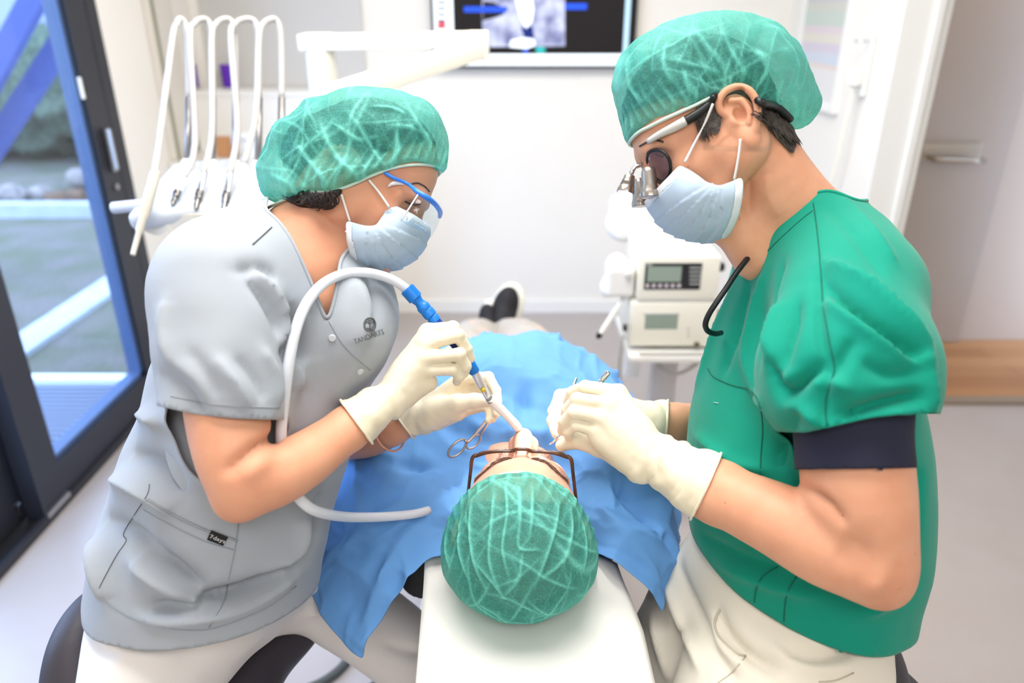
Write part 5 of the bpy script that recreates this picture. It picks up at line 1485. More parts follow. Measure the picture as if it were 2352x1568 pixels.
# cap
capA = SDF(); head_ops(capA, HA, False, .68); capA = capA.grow(.0055); A14 = aniso(1.4)
limb(capA, [PR(940, 315, TA, 88), PR(870, 318, TA, 108), PR(780, 338, TA, 112), PR(705, 375, TA, 96), PR(660, 412, TA, 58)], .02, A=A14)
edgeA = [HA.loc(P(a, b, .945))[:2] for a, b in [(560, 470), (632, 470), (650, 462), (700, 448), (740, 444), (782, 446), (820, 425), (872, 398), (920, 378), (970, 368), (1010, 364), (1060, 362)]]
edgeA = sorted([(float(p[0]), float(p[1])) for p in edgeA])
capA.ell(P(790, 400, .945), (.040, .040, .030), None, .03); capA.ell(P(700, 410, .965), (.045, .05, .035), None, .03)
capA.half(edge_half(HA, edgeA, .002), .004)
foldsA = [([(735, 280), (755, 330), (790, 380), (840, 420)], .006, .006), ([(800, 260), (830, 300), (860, 350), (885, 385)], .005, .006), ([(680, 330), (710, 370), (760, 430)], .006, .005), ([(930, 230), (955, 280), (985, 330), (985, 365)], .006, .006),
          ([(850, 245), (900, 250), (930, 262)], .004, .005), ([(770, 285), (820, 320), (870, 310)], .004, .004), ([(890, 290), (930, 290), (960, 300)], .004, .004), ([(640, 360), (680, 400), (720, 440)], .006, -.004),
          ([(910, 300), (915, 340), (905, 378)], .005, .005), ([(620, 400), (660, 420), (690, 450)], .006, .005), ([(845, 330), (870, 345), (900, 350)], .004, -.005), ([(700, 300), (690, 340), (700, 380)], .006, -.005)]
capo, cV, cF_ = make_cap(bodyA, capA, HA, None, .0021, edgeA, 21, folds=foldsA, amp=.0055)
band_loop(HA, castA, edgeA, capo, .0018)

# mask
mkA = SDF(); limb(mkA, [PR(930, 534, TA, 53), PR(905, 547, TA, 66), PR(868, 554, TA, 70), PR(830, 549, TA, 70)], .02, A=aniso(1.85)); limb(mkA, [PR(950, 512, TA, 30), PR(925, 503, TA, 36), PR(900, 496, TA, 40)], .02, A=aniso(2.35))
polyA = [(980, 506), (888, 458), (882, 490), (868, 522), (850, 524), (820, 516), (799, 508), (803, 600), (800, 700), (960, 700), (1060, 560)]
loopsA = []
for pts in ([(894, 476), (870, 443), (846, 414)], [(804, 510), (794, 478), (782, 446)]):
    l3 = [castA.px(a, b, .004) for a, b in pts]; l3[0] = P(pts[0][0], pts[0][1], (l3[0] - CAM) @ cF - .004); loopsA.append(l3)
maskA, mV, mF = make_mask(bodyA, HA, mkA, polyA, .94, [(980, 506), (888, 458)], [(799, 508), (803, 590)], (855, 510), [(965, 545), (945, 580), (905, 605), (870, 612), (838, 606)], loops=loopsA)

# scrub top
sA = SDF()
limb(sA, [PR(655, 590, .99, 120), PR(640, 670, .99, 190), PR(632, 770, .99, 214), PR(602, 880, .99, 230), PR(568, 1000, .99, 234), PR(530, 1120, .99, 238), PR(496, 1240, .99, 244), PR(476, 1350, .99, 244), PR(458, 1470, .99, 232)], .03, A=aniso(1.0))
sA.ell(P(815, 735, .99), (.055, .10, .075), None, .05)
sA.cone(P(670, 590, .985), P(510, 650, .875), .062, .075, .05)
sA.cone(P(700, 600, 1.06), P(730, 680, 1.12), .055, .07, .05)
slA = SDF()
limb(slA, [PR(540, 600, .92, 88), PR(514, 672, .868, 124), PR(505, 772, .84, 141), PR(508, 870, .825, 140), PR(514, 950, .82, 134), PR(518, 990, .818, 128)], .02)
torsoA = SDF(); torsoA.ops = list(sA.ops)
sA.union(slA, .05)
lo, hi = bounds(sA, .02); lo[2] = max(lo[2], .72)
V, F = sdf_mesh(sA, lo, hi, .0045, 2)
hx_ = [330, 390, 440, 500, 560, 640, 700]; hy_ = [925, 940, 950, 958, 963, 966, 966]
hemA = plane_of(P(702, 1345, 1.0), P(425, 1482, .86), P(212, 1356, 1.0), P(550, 900, 1.0))
neckA = [(606, 480), (640, 505), (668, 545), (694, 600), (718, 655), (736, 700), (752, 740), (764, 700), (774, 650), (778, 600), (800, 570), (860, 540), (860, 380), (640, 380)]
def fA(q):
    xy, t = poly_px(q)
    return np.maximum(np.maximum(hemA(q), np.where(t < 1.12, -poly_sd(xy, neckA), -999) * .0006), np.minimum((xy[:, 1] - np.interp(xy[:, 0], hx_, hy_)) * .00048, .5 * (sdf_at(torsoA, q) - sdf_at(slA, q)) - .004))
N = vnormals(V, F); c_ = Caster(V, F)
for pts, w, a in [([(340, 850), (420, 900), (470, 1000)], .012, -.005), ([(320, 950), (380, 980), (440, 1060)], .010, .007), ([(300, 1040), (360, 1060), (420, 1130)], .010, -.007), ([(270, 1100), (340, 1130), (400, 1180)], .012, .009),
                  ([(240, 1190), (300, 1220), (360, 1280)], .010, -.007), ([(330, 1260), (400, 1310), (470, 1360)], .012, -.010), ([(300, 1290), (380, 1340), (460, 1385)], .012, .008), ([(340, 1395), (430, 1390), (560, 1360), (660, 1310)], .010, -.012),
                  ([(330, 1420), (430, 1415), (560, 1385), (680, 1320)], .009, .008), ([(220, 1240), (230, 1300), (240, 1380)], .012, .006), ([(660, 700), (680, 760), (690, 840)], .010, -.008), ([(700, 720), (690, 800), (680, 900)], .010, .006),
                  ([(700, 1180), (680, 1260), (600, 1330)], .012, .006), ([(740, 1130), (720, 1230), (660, 1310)], .010, -.006), ([(820, 650), (840, 720), (830, 800)], .012, .004), ([(850, 640), (865, 700), (860, 760)], .008, -.004)]:
    V = fold(V, N, c_.line(pts), w * 1.25, a * 1.7)
for pts, w, a in [([(590, 620), (630, 680), (650, 740), (640, 800)], .009, .008), ([(570, 640), (610, 690), (640, 760), (648, 820)], .008, -.009), ([(540, 620), (600, 615), (640, 640)], .010, -.006), ([(400, 830), (440, 880), (460, 930)], .009, .004),
                  ([(430, 800), (475, 860), (500, 915)], .009, -.003), ([(490, 820), (540, 880), (570, 940)], .010, .005), ([(540, 820), (585, 870), (610, 920)], .009, -.004), ([(600, 800), (630, 860), (638, 930)], .008, .005), ([(380, 690), (375, 760), (390, 850)], .01, .004)]:
    V = fold(V, N, c_.line(pts), w, a)
V = V + N * (.003 * vnoise(V, 9, 61) + .0016 * vnoise(V, 24, 62) + .0050 * crumple(V, 403, .11, 8)[0])[:, None]
V, F = cut_field(V, F, fA)
topA = mesh_obj('scrub_top', V, F, M_grey, bodyA); solid(topA, .0022)
side_panel(torsoA, slA, (hx_, hy_), hemA, M_grey, topA)
cT = Caster(V, F)
neck_rim(V, F, .0024, 'collar_band', M_grey, topA, 1.1)
seam(cT, [(392, 910), (440, 920), (500, 929), (560, 934), (640, 936)], .0006, 'sleeve_stitch', M_greys, topA)
seam(cT, [(580, 562), (600, 544), (624, 522)], .0008, 'shoulder_seam', M_dark_st, topA)
seam(cT, [(343, 1112), (338, 1136), (310, 1180), (284, 1225), (290, 1242), (268, 1275), (238, 1330), (228, 1350)], .0005, 'side_seam', M_dark_st, topA)
seam(cT, [(232, 1372), (290, 1412), (360, 1438), (430, 1446), (480, 1444), (540, 1426), (620, 1390), (680, 1345)], .0007, 'hem_stitch', M_greys, topA)
seam(cT, [(548, 1200), (540, 1260), (525, 1330), (515, 1380), (480, 1440)], .0006, 'panel_seam', M_greys, topA)
pk = cT.line([(336, 1146), (380, 1172), (430, 1198), (480, 1220), (520, 1232), (545, 1243)], .0005, 5)
MB().tube(pk, .0016, 8).build('pocket_edge', M_greys, topA, smooth=True)
seam(cT, [(330, 1170), (380, 1198), (430, 1224), (480, 1246), (536, 1262)], .0006, 'pocket_stitch', M_greys, topA)
tg = mark_patch(cT, [(486, 1216), (524, 1232), (512, 1252), (476, 1238)], mat('woven_tag_black', (18, 18, 20), .7), 'brand_tag', topA, .002)
text_on(cT, '7days', (482, 1233), (516, 1246), 13, mat('tag_lettering', (216, 216, 220), .6), 'tag_lettering', tg or topA, .0034)
# chest emblem and lettering
M_emb = mat('emblem_grey', (96, 98, 102), .7)
ringp = [cT.px(849 + 12.5 * math.cos(a), 745 + 15 * math.sin(a), .0008) for a in np.linspace(0, 2 * math.pi, 29)]
if all(p is not None for p in ringp): MB().tube(ringp, .0011, 6, cap=False).build('emblem', M_emb, topA, smooth=True)
for pts in ([(838, 742), (844, 738), (849, 742), (855, 737), (861, 740)], [(843, 752), (849, 757), (855, 750)], [(849, 730), (849, 760)], [(846, 735), (852, 735)]):
    seam(cT, pts, .0008, 'emblem_stroke', M_emb, topA, .0008, 3)
text_on(cT, 'TANDARTS', (815, 790), (882, 766), 17, M_emb, 'chest_lettering', topA, .001)
for (bx, by) in [(763, 776), (826, 852)]:
    b0 = cT.px(bx, by, .0); b1 = cT.px(bx, by, .003)
    if b0 is not None: MB().lathe(b0, b1, [(0, .0046), (.7, .0046), (1, .0035)], 14).build('snap_button', mat('snap_pale', (196, 201, 207), .35), topA, auto=40)
seam(cT, [(756, 738), (780, 780), (810, 815), (850, 850)], .0007, 'placket_stitch', M_greys, topA)
fsA = SDF(); limb(fsA, [PR(735, 660, 1.13, 84), PR(760, 800, 1.16, 86), PR(772, 890, 1.17, 78)], .02)
V, F = sdf_mesh(fsA, *bounds(fsA, .02), .007, 2); mesh_obj('sleeve', V, F, M_grey, topA)
# trousers
tr = SDF()
limb(tr, [PR(460, 1330, 1.0, 200), PR(400, 1440, .98, 178), PR(345, 1560, .94, 150), PR(335, 1720, .92, 140), PR(340, 1850, .95, 140)], .03)
limb(tr, [PR(540, 1325, 1.06, 150), PR(700, 1345, 1.14, 100), PR(830, 1418, 1.18, 92), PR(950, 1515, 1.2, 90), PR(1010, 1620, 1.22, 92)], .04)
limb(tr, [PR(340, 1840, .95, 135), PR(380, 2150, 1.05, 120), PR(420, 2500, 1.15, 100)], .03)
limb(tr, [PR(990, 1650, 1.22, 95), PR(1000, 1850, 1.35, 90), PR(980, 2000, 1.45, 85)], .03)
lo, hi = bounds(tr, .02); lo[2] = .08
V, F = sdf_mesh(tr, lo, hi, .0065, 2); N = vnormals(V, F); c_ = Caster(V, F)
for pts, w, a in [([(210, 1440), (230, 1490), (280, 1500)], .010, -.005), ([(200, 1470), (300, 1500), (420, 1510)], .010, .005), ([(690, 1380), (740, 1370), (760, 1360)], .008, -.006), ([(700, 1410), (760, 1400), (800, 1420)], .008, .005), ([(880, 1480), (960, 1500), (990, 1490)], .01, -.005)]:
    V = fold(V, N, c_.line(pts), w, a)
V = V + N * (.003 * vnoise(V, 10, 81) + .0014 * vnoise(V, 26, 82))[:, None]
V, F = cut_field(V, F, lambda q: .10 - q[:, 2])
mesh_obj('trousers', V, F, M_trousA, bodyA)

shoe_for(bodyA, -.50, .578, 1, M_clog); shoe_for(bodyA, -.18, .903, 1, M_clog)
# ================================================================== PATIENT, lying on the chair with the crown of the head towards the camera
HP = Frame((.014, .820, .908), (.0, .342, .940), (-.065, -.938, .342), .90, 1.13)
bP = SDF(); head_ops(bP, HP, True); bP.cone(HP.w(.100, .014, 0), HP.w(.131, -.034, 0), .0075, .0125, .010); bP.ell(HP.w(.118, -.039, .013), (.011, .008, .008), HP.R, .006); bP.ell(HP.w(.118, -.039, -.013), (.011, .008, .008), HP.R, .006); ear_ops(bP, HP, 1); ear_ops(bP, HP, -1)
bP.ell(HP.w(.104, -.045, 0), np.array((.010, .006, .020)) * HP.k, HP.R, .006); bP.ell(HP.w(.102, -.062, 0), np.array((.010, .007, .018)) * HP.k, HP.R, .006)
bP.ell(HP.w(.110, -.0535, 0), np.array((.016, .0035, .016)) * HP.k, HP.R, .003, True)
Aw = np.diag([1 / 1.5, 1.0, 1.0])
limb(bP, [((.015, .86, .905), .050), ((.012, .93, .88), .055), ((.01, 1.0, .865), .065)], .03)
limb(bP, [((.0, 1.02, .858), .075), ((.0, 1.15, .862), .105), ((.0, 1.30, .84), .105), ((-.01, 1.42, .79), .085), ((-.02, 1.60, .735), .085)], .03, A=Aw)
for sg in (-1, 1):
    limb(bP, [((.17 * sg, 1.05, .85), .055), ((.215 * sg, 1.2, .80), .045), ((.20 * sg, 1.33, .72), .038), ((.15 * sg, 1.50, .70), .030)], .03)
    limb(bP, [((-.02 + .09 * sg, 1.62, .74), .085), ((-.035 + .07 * sg, 1.9, .69), .07), ((-.05 + .045 * sg, 2.08, .625), .05), ((-.055 + .035 * sg, 2.24, .575), .042)], .03)
lo1, hi1 = box_at(HP.w(.02, .0, 0), np.array([.12, .17, .15]))
lo2, hi2 = bounds(bP, .02)
bodyP, bVP, bFP = body_mesh(bP, [(lo1, hi1, .0019, 1), (lo2, hi2, .008, 1)], 'person', M_skinP)
tag(bodyP, 'person lying on the chair under the blue drape wearing cap and brown glasses', 'person')
castP = Caster(bVP, bFP)
# short hair under the cap, eyebrows, lashes, stubble beard
hrS = SDF(); head_ops(hrS, HP, True); hrS = hrS.grow(.003)
V, F = sdf_mesh(hrS, lo1, hi1, .0035, 1)
V, F = cut_field(V, F, lambda q: (np.interp(HP.loc(q)[:, 0], [-.12, -.05, .0, .06, .075, .2], [-.03, -.01, .02, .085, .12, .3]) - HP.loc(q)[:, 1]) * HP.k)
mesh_obj('hair', V, F, mat('short_brown_hair', (150, 122, 106), .6, noise=(200, .8, (112, 88, 76))), bodyP)
rnd = random.Random(3)
EB = [MB(), MB()]
for k, line in enumerate([[(.101, .024, -.012), (.101, .030, -.026), (.092, .031, -.042), (.076, .027, -.055)], [(.101, .024, .012), (.101, .030, .026), (.092, .031, .042), (.076, .027, .055)]]):
    pts = catmull(line, 16)
    for p in pts:
        for j in range(4):
            q = castP.near(HP.w(p[0], p[1] + rnd.uniform(-.0042, .0042), p[2]), .0003); d = HP.R @ np.array([.0012, .0035, math.copysign(.0080, p[2])])
            EB[k].tube([q, castP.near(q + d * .5, .0014), castP.near(q + d, .0010)], [.00028, .00026, .0001], 4)
    EB[k].build('eyebrow', mat('eyebrow_brown', (96, 68, 54), .7), bodyP, smooth=True)
for sg in (-1, 1):
    c = HP.w(.094, -.001, .032 * sg)
    MB().tube([castP.near(HP.w(.095, -.003, (.032 + d) * sg), .0006) for d in np.linspace(-.013, .014, 9)], .0008, 6).build('eyelash', M_hair, bodyP, smooth=True)
BD = MB(); cnt = 0
while cnt < 900:
    f, u, v = rnd.uniform(.01, .1), rnd.uniform(-.115, -.035), rnd.uniform(-.066, .066)
    if u > -.05 and abs(v) < .02: continue
    q = castP.near(HP.w(f, u, v)); 
    l = HP.loc(q[None])[0]
    if l[1] > -.036 or l[0] < .0: continue
    h = castP.t.find_nearest(Vector(q)); n = np.array(h[1]); d = nrm(n * .7 + HP.R @ np.array([-.1, -.7, 0]))
    L_ = rnd.uniform(.003, .006); BD.tube([q, q + d * L_], [.00035, .00015], 3, cap=False); cnt += 1
o = BD.build('beard', mat('stubble_brown', (128, 92, 76), .6), bodyP); o['kind'] = 'stuff'
# cap
capP = SDF(); head_ops(capP, HP, True); capP = capP.grow(.0045)
capP.ell(HP.w(.0, .078, 0), np.array((.102, .092, .104)) * HP.k, HP.R, .01); capP.ell(HP.w(-.024, .074, 0), np.array((.068, .084, .104)) * HP.k, HP.R, .03)
edgeP = [(-.2, -.03), (-.08, -.015), (-.03, .012), (.0, .036), (.035, .062), (.07, .081), (.2, .090)]
capP.half(edge_half(HP, edgeP, .002), .004)
foldsP = [([(1135, 1130), (1130, 1200), (1125, 1290), (1150, 1360)], .004, .005), ([(1160, 1110), (1165, 1180), (1155, 1260), (1170, 1330)], .0035, .005), ([(1190, 1110), (1195, 1180), (1190, 1240)], .0035, .004), ([(1222, 1110), (1222, 1180), (1215, 1240)], .0035, .005),
          ([(1285, 1150), (1275, 1210), (1250, 1290), (1225, 1350)], .0035, .005), ([(1085, 1140), (1080, 1210), (1090, 1290), (1120, 1360)], .004, .005), ([(1310, 1160), (1312, 1230), (1290, 1300)], .004, .004), ([(1190, 1225), (1195, 1260), (1240, 1262)], .003, .003),
          ([(1060, 1180), (1055, 1260), (1075, 1330)], .004, .004), ([(1090, 1290), (1140, 1345), (1160, 1375)], .0035, .004), ([(1240, 1330), (1280, 1300), (1320, 1250)], .0035, .004), ([(1150, 1375), (1190, 1330), (1200, 1270)], .003, .003), ([(1335, 1190), (1345, 1250), (1340, 1310)], .004, .004), ([(1030, 1200), (1025, 1260), (1035, 1310)], .004, .004)]
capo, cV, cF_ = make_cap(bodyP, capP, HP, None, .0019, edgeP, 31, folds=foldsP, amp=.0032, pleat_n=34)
cCap = Caster(cV, cF_)
el = []
for a in np.linspace(-1.9, 1.9, 41):
    f, v = .098 * math.cos(a), .074 * math.sin(a); u = np.interp(f, [p[0] for p in edgeP], [p[1] for p in edgeP]) - .002
    el.append(castP.near(HP.w(f, u, v), .0032))
MB().tube(el, .0018, 8).build('elastic_band', mat('cap_edge_white', (232, 240, 234), .7), capo, smooth=True)
shS = SDF()
limb(shS, [((.0, 1.03, .85), .066), ((.0, 1.07, .855), .085), ((.0, 1.15, .862), .108), ((.0, 1.30, .84), .108), ((-.01, 1.42, .79), .088)], .03, A=Aw)
for sg in (-1, 1): limb(shS, [((.16 * sg, 1.04, .85), .06), ((.205 * sg, 1.18, .81), .055)], .03)
V, F = sdf_mesh(shS, *bounds(shS, .02), .008, 2); mesh_obj('shirt', V, F, mat('black_shirt', (20, 20, 26), .8), bodyP)
# grey trousers and sneakers
tr = SDF()
for sg in (-1, 1):
    limb(tr, [((-.02 + .09 * sg, 1.60, .735), .095), ((-.04 + .07 * sg, 1.88, .685), .08), ((-.05 + .05 * sg, 2.06, .635), .064), ((-.055 + .035 * sg, 2.20, .585), .056)], .03)
V, F = sdf_mesh(tr, *bounds(tr, .02), .008, 2); N = vnormals(V, F)
V = V + N * (.006 * np.clip(ridged(V, 16, 5), 0, 1) + .003 * vnoise(V, 30, 6))[:, None]
mesh_obj('trousers', V, F, mat('grey_trousers', (176, 170, 164), .85, noise=(60, .5, (160, 154, 148))), bodyP)
M_shoe = mat('black_canvas_shoe', (22, 20, 26), .7); M_sole = mat('white_rubber_sole', (238, 236, 226), .6)
for k, (px, py, rr, lean) in enumerate([(1160, 702, 1.0, .35), (1122, 730, .72, -.15)]):
    c = P(px, py, 2.43 - .03 * k)
    ez = nrm(np.array([lean, .35, 1.0])); ex = nrm(np.cross([0, 1.0, 0], ez)); ey = np.cross(ez, ex); R_ = np.stack([ex, ey, ez], 1)
    S_ = SDF(); S_.ell(c + ey * -.012, np.array((.042, .036, .066)) * rr, R_, .01); S_.ell(c - ez * .055 * rr - ey * .03, np.array((.040, .06, .045)) * rr, R_, .03)
    V, F = sdf_mesh(S_, c - .16, c + .16, .004); sh_ = mesh_obj('shoe', V, F, M_shoe, bodyP)
    S_ = SDF(); S_.ell(c + ey * .026 + ex * .012, np.array((.054, .022, .082)) * rr, R_, .01); S_.ell(c + ey * .024 - ez * .09 * rr + ex * .01, np.array((.046, .022, .06)) * rr, R_, .02)
    V, F = sdf_mesh(S_, c - .2, c + .2, .004); mesh_obj('sole', V, F, M_sole, sh_)
# glasses with brown tortoiseshell frame
gl = thing('eyeglasses', HP.w(.11, .0, 0), 'brown tortoiseshell eyeglasses worn by the lying patient', 'glasses')
M_tort = mat('tortoiseshell', (96, 54, 26), .2, noise=(70, .9, (40, 22, 14)), coat=.5)
M_lens = glass_mat(); M_lens.name = 'clear_lens'
for sg in (-1, 1):
    rimp = []
    for a in np.linspace(0, 2 * math.pi, 40, endpoint=False):
        ca, sa = math.cos(a), math.sin(a); p_ = 3.2
        y_ = math.copysign(abs(ca) ** (2 / p_), ca) * .0245; z_ = math.copysign(abs(sa) ** (2 / p_), sa) * .021
        sv = .0320 + y_
        rimp.append(HP.w(.121 - 1.6 * (sv - .01) ** 2 - .16 * (.02 - z_), .006 + z_, sv * sg))
    MB().tube(rimp + [rimp[0]], .0014, 8, cap=False).build('rim', M_tort, gl, smooth=True)
    c = HP.w(.1175, .004, .0335 * sg); v = [c] + [np.array(p) for p in rimp]; f = [(0, i + 1, (i + 1) % 40 + 1) for i in range(40)]
    mesh_obj('lens', v, f, M_lens, gl)
    tp = [HP.w(.115, .022, .058 * sg), HP.w(.110, .023, .0645 * sg), HP.w(.09, .022, .0670 * sg), HP.w(.04, .020, .0725 * sg), HP.w(.005, .018, .077 * sg), HP.w(-.02, .0, .079 * sg)]
    MB().tube(tp, [.0026, .0028, .0024, .0022, .0022, .0020], 8, smooth_pts=4).build('temple', M_tort, gl, smooth=True)
MB().tube([HP.w(.1205, .017, -.0125), HP.w(.1235, .0195, -.005), HP.w(.1235, .0195, .005), HP.w(.1205, .017, .0125)], .0026, 8, smooth_pts=4).build('bridge', M_tort, gl, smooth=True)
for sg in (-1, 1):
    MB().tube([HP.w(.121, .0235, .012 * sg), HP.w(.1215, .0265, .03 * sg), HP.w(.119, .0255, .045 * sg), HP.w(.113, .022, .0605 * sg)], [.0020, .0024, .0024, .0028], 8, smooth_pts=4).build('brow_bar', M_tort, gl, smooth=True)

# ------------------------------------------------------------------ blue drape
rows = [
 [(-.195, .74, .752), (-.170, .765, .80), (-.135, .785, .852), (-.10, .81, .868), (0, .82, .86), (.10, .82, .875), (.135, .80, .872), (.168, .785, .846), (.199, .768, .806)],
 [(-.262, .80, .762), (-.225, .82, .815), (-.165, .835, .865), (-.11, .86, .885), (0, .86, .87), (.11, .86, .893), (.155, .845, .886), (.195, .832, .856), (.226, .82, .812)],
 [(-.305, .872, .775), (-.262, .88, .838), (-.195, .89, .885), (-.112, .91, .905), (0, .9, .88), (.112, .905, .91), (.172, .895, .898), (.220, .885, .862), (.248, .875, .812)],
 [(-.325, .96, .77), (-.285, .96, .850), (-.22, .97, .900), (-.12, .98, .925), (0, .975, .915), (.12, .975, .928), (.195, .965, .905), (.245, .955, .858), (.272, .95, .79)],
 [(-.325, 1.05, .76), (-.285, 1.05, .862), (-.215, 1.05, .925), (-.11, 1.05, .965), (0, 1.05, .975), (.11, 1.05, .966), (.195, 1.05, .928), (.248, 1.05, .865), (.278, 1.05, .77)],
 [(-.30, 1.15, .75), (-.27, 1.15, .868), (-.20, 1.14, .948), (-.10, 1.14, .992), (0, 1.14, 1.004), (.10, 1.14, .994), (.188, 1.14, .95), (.243, 1.15, .870), (.268, 1.15, .76)],
 [(-.27, 1.29, .74), (-.242, 1.29, .850), (-.18, 1.29, .928), (-.09, 1.29, .968), (0, 1.29, .978), (.09, 1.29, .968), (.168, 1.29, .93), (.220, 1.29, .858), (.246, 1.29, .75)],
 [(-.245, 1.42, .74), (-.215, 1.42, .83), (-.155, 1.42, .898), (-.08, 1.43, .908), (0, 1.44, .918), (.075, 1.44, .918), (.128, 1.43, .898), (.175, 1.42, .858), (.205, 1.42, .765)]]
G = np.array(rows); n1, n2 = 22, 22
G1 = np.array([catmull(G[:, j], n1) for j in range(9)]).transpose(1, 0, 2)
G2 = np.array([catmull(G1[i], n2) for i in range(len(G1))])
ni, nj = G2.shape[:2]
V = G2.reshape(-1, 3); idx = np.arange(ni * nj).reshape(ni, nj)
F = np.stack([idx[:-1, :-1], idx[:-1, 1:], idx[1:, 1:], idx[1:, :-1]], -1).reshape(-1, 4)
N = vnormals(V, F); 
if N[:, 2].mean() < 0: F = F[:, ::-1]; N = -N
wv = V + .03 * np.stack([vnoise(V, 9, 90 + i) for i in range(3)], 1)
V = V + N * (.008 * vnoise(V, 7, 91) + .034 * crumple(V, 500, .13, 6)[0] + .007 * crumple(V, 520, .06, 6)[0] + .006 * (np.clip(ridged(wv, 11, 92), 0, 1) ** 2.5) + .0035 * (np.clip(ridged(wv, 24, 95), 0, 1) ** 3) + .0012 * vnoise(V, 45, 93))[:, None]
# tension folds running out from under the chin, and packing creases
for (a, b, w, h_) in [((.03, 1.0, .95), (.10, 1.42, .94), .012, .012), ((0, 1.0, .95), (-.06, 1.42, .94), .014, .012), ((.05, 1.0, .95), (.2, 1.25, .93), .010, .012), ((-.04, 1.0, .95), (-.2, 1.2, .93), .012, .012), ((.02, 1.02, .97), (.03, 1.3, .98), .010, -.010),
                      ((.07, 1.02, .96), (.15, 1.35, .95), .010, -.009), ((-.12, .9, .9), (-.25, .86, .83), .012, .008), ((-.12, .95, .92), (-.27, .99, .86), .012, -.008), ((-.14, .85, .88), (-.2, .76, .77), .012, .010), ((.14, .93, .92), (.23, .85, .84), .012, -.009), ((.12, .88, .9), (.2, .8, .83), .010, .009), ((-.1, 1.05, .97), (-.24, 1.12, .9), .012, .010)]:
    V = fold(V, N, [np.array(a), (np.array(a) + b) / 2 + [0, 0, .01], np.array(b)], w, h_ * 1.3)
for q in (1.10, 1.28): V = V + N * (.002 * np.exp(-((V[:, 1] - q) / .004) ** 2))[:, None]
for q in (-.15, .0, .15): V = V + N * (.0018 * np.exp(-((V[:, 0] - q) / .004) ** 2) * (V[:, 1] > .95))[:, None]
Vd, Fd = cut_field(V, F, lambda q: np.maximum(1 - ((q[:, 0] - .004) / .090) ** 2 - ((q[:, 1] - .79) / .135) ** 2, np.minimum((.092 - np.abs(q[:, 0])) / .092, (.85 - q[:, 1]) / .2)) * .1, 3)
M_drape = mat('drape_blue', (106, 164, 228), .8, bump=(700, .4, .0006), noise=(5, .3, (98, 156, 224)), translucent=.08)
dr = mesh_obj('surgical_drape', Vd, Fd, M_drape); solid(dr, .0012)
tag(dr, 'blue paper surgical drape spread over the patient with hanging corners', 'drape')

# ------------------------------------------------------------------ dental chair with paper-covered headrest
ch = thing('dental_chair', (0.0, 1.3, 0), 'reclined dental chair carrying the patient, black upholstery with pale foot end', 'dental chair')
M_uph = mat('black_upholstery', (20, 22, 30), .5); M_uphb = mat('beige_upholstery', (222, 214, 204), .5)
def cushion(name, pts, halfx, thick, m, h=.012):
    S_ = SDF(); Ax = np.diag([thick / halfx, 1, 1])
    for i in range(len(pts) - 1):
        a, b = np.array(pts[i]), np.array(pts[i + 1]); ey = nrm(b - a); ex = np.array([1.0, 0, 0]); ez = np.cross(ex, ey)
        S_.box((a + b) / 2, (halfx - .03, np.linalg.norm(b - a) / 2, max(thick - .03, .004)), np.stack([ex, ey, ez], 1), .03, .02)
    V, F = sdf_mesh(S_, *bounds(S_, .03), h, 1); return mesh_obj(name, V, F, m, ch)
cushion('backrest', [(-.02, .90, .765), (.0, 1.2, .70), (-.005, 1.52, .645)], .165, .05, M_uph)
cushion('seat', [(-.01, 1.52, .62), (-.02, 1.95, .55)], .22, .055, M_uphb)
cushion('leg_rest', [(-.02, 1.95, .545), (-.03, 2.40, .455)], .19, .05, M_uphb)
MB().box((0, 1.5, .30), (.22, .5, .5), bevel=.03).build('lift_column', M_white, ch, auto=40)
MB().box((0, 1.45, .045), (.5, .9, .07), bevel=.03).build('base_plate', M_white, ch, auto=40)
hr = thing('chair_headrest', (.03, .68, .76), 'black chair headrest pad under the white paper cover', 'headrest')
S_ = SDF(); S_.box((.03, .705, .745), (.115, .10, .012), None, .034, .01); V, F = sdf_mesh(S_, *bounds(S_, .02), .008, 1); mesh_obj('pad', V, F, mat('navy_upholstery', (44, 58, 82), .5), hr)
MB().tube([(.03, .74, .74), (.03, .86, .70), (.02, .95, .72)], .02, 10, smooth_pts=3).build('support_bar', M_steel, hr, smooth=True)
# paper cover: lies over the pad, hangs over the near end
nx, ny = 34, 44; V = []
for j in range(ny + 1):
    w = j / ny
    for i in range(nx + 1):
        u = i / nx
        y = .835 - .40 * w
        xl = -.122 + .018 * w; xr = .165 + .012 * w - .05 * max(0, .3 - w)
        x = xl + (xr - xl) * u
        z = .850 - .024 * w - .60 * max(0, w - .66) ** 1.4
        z -= .018 * max(0, (u - .8) / .2) ** 2 + .004 * max(0, (.12 - u) / .12) ** 2
        z += .016 * math.exp(-((u) / .05) ** 2) * math.exp(-((w) / .08) ** 2)
        z -= .010 * math.exp(-(((x - .01) / .07) ** 2 + ((y - .77) / .07) ** 2))
        V.append((x, y, z))
V = np.array(V); V[:, 2] += .003 * vnoise(V, 14, 7) + .0012 * vnoise(V, 40, 8)
idx = np.arange((nx + 1) * (ny + 1)).reshape(ny + 1, nx + 1)
F = np.stack([idx[:-1, :-1], idx[1:, :-1], idx[1:, 1:], idx[:-1, 1:]], -1).reshape(-1, 4)
pp = mesh_obj('headrest_paper', V, F, mat('white_paper', (240, 239, 236), .8, translucent=.15)); solid(pp, .0008)
tag(pp, 'white paper cover on the headrest under the patient\'s capped head', 'paper cover')
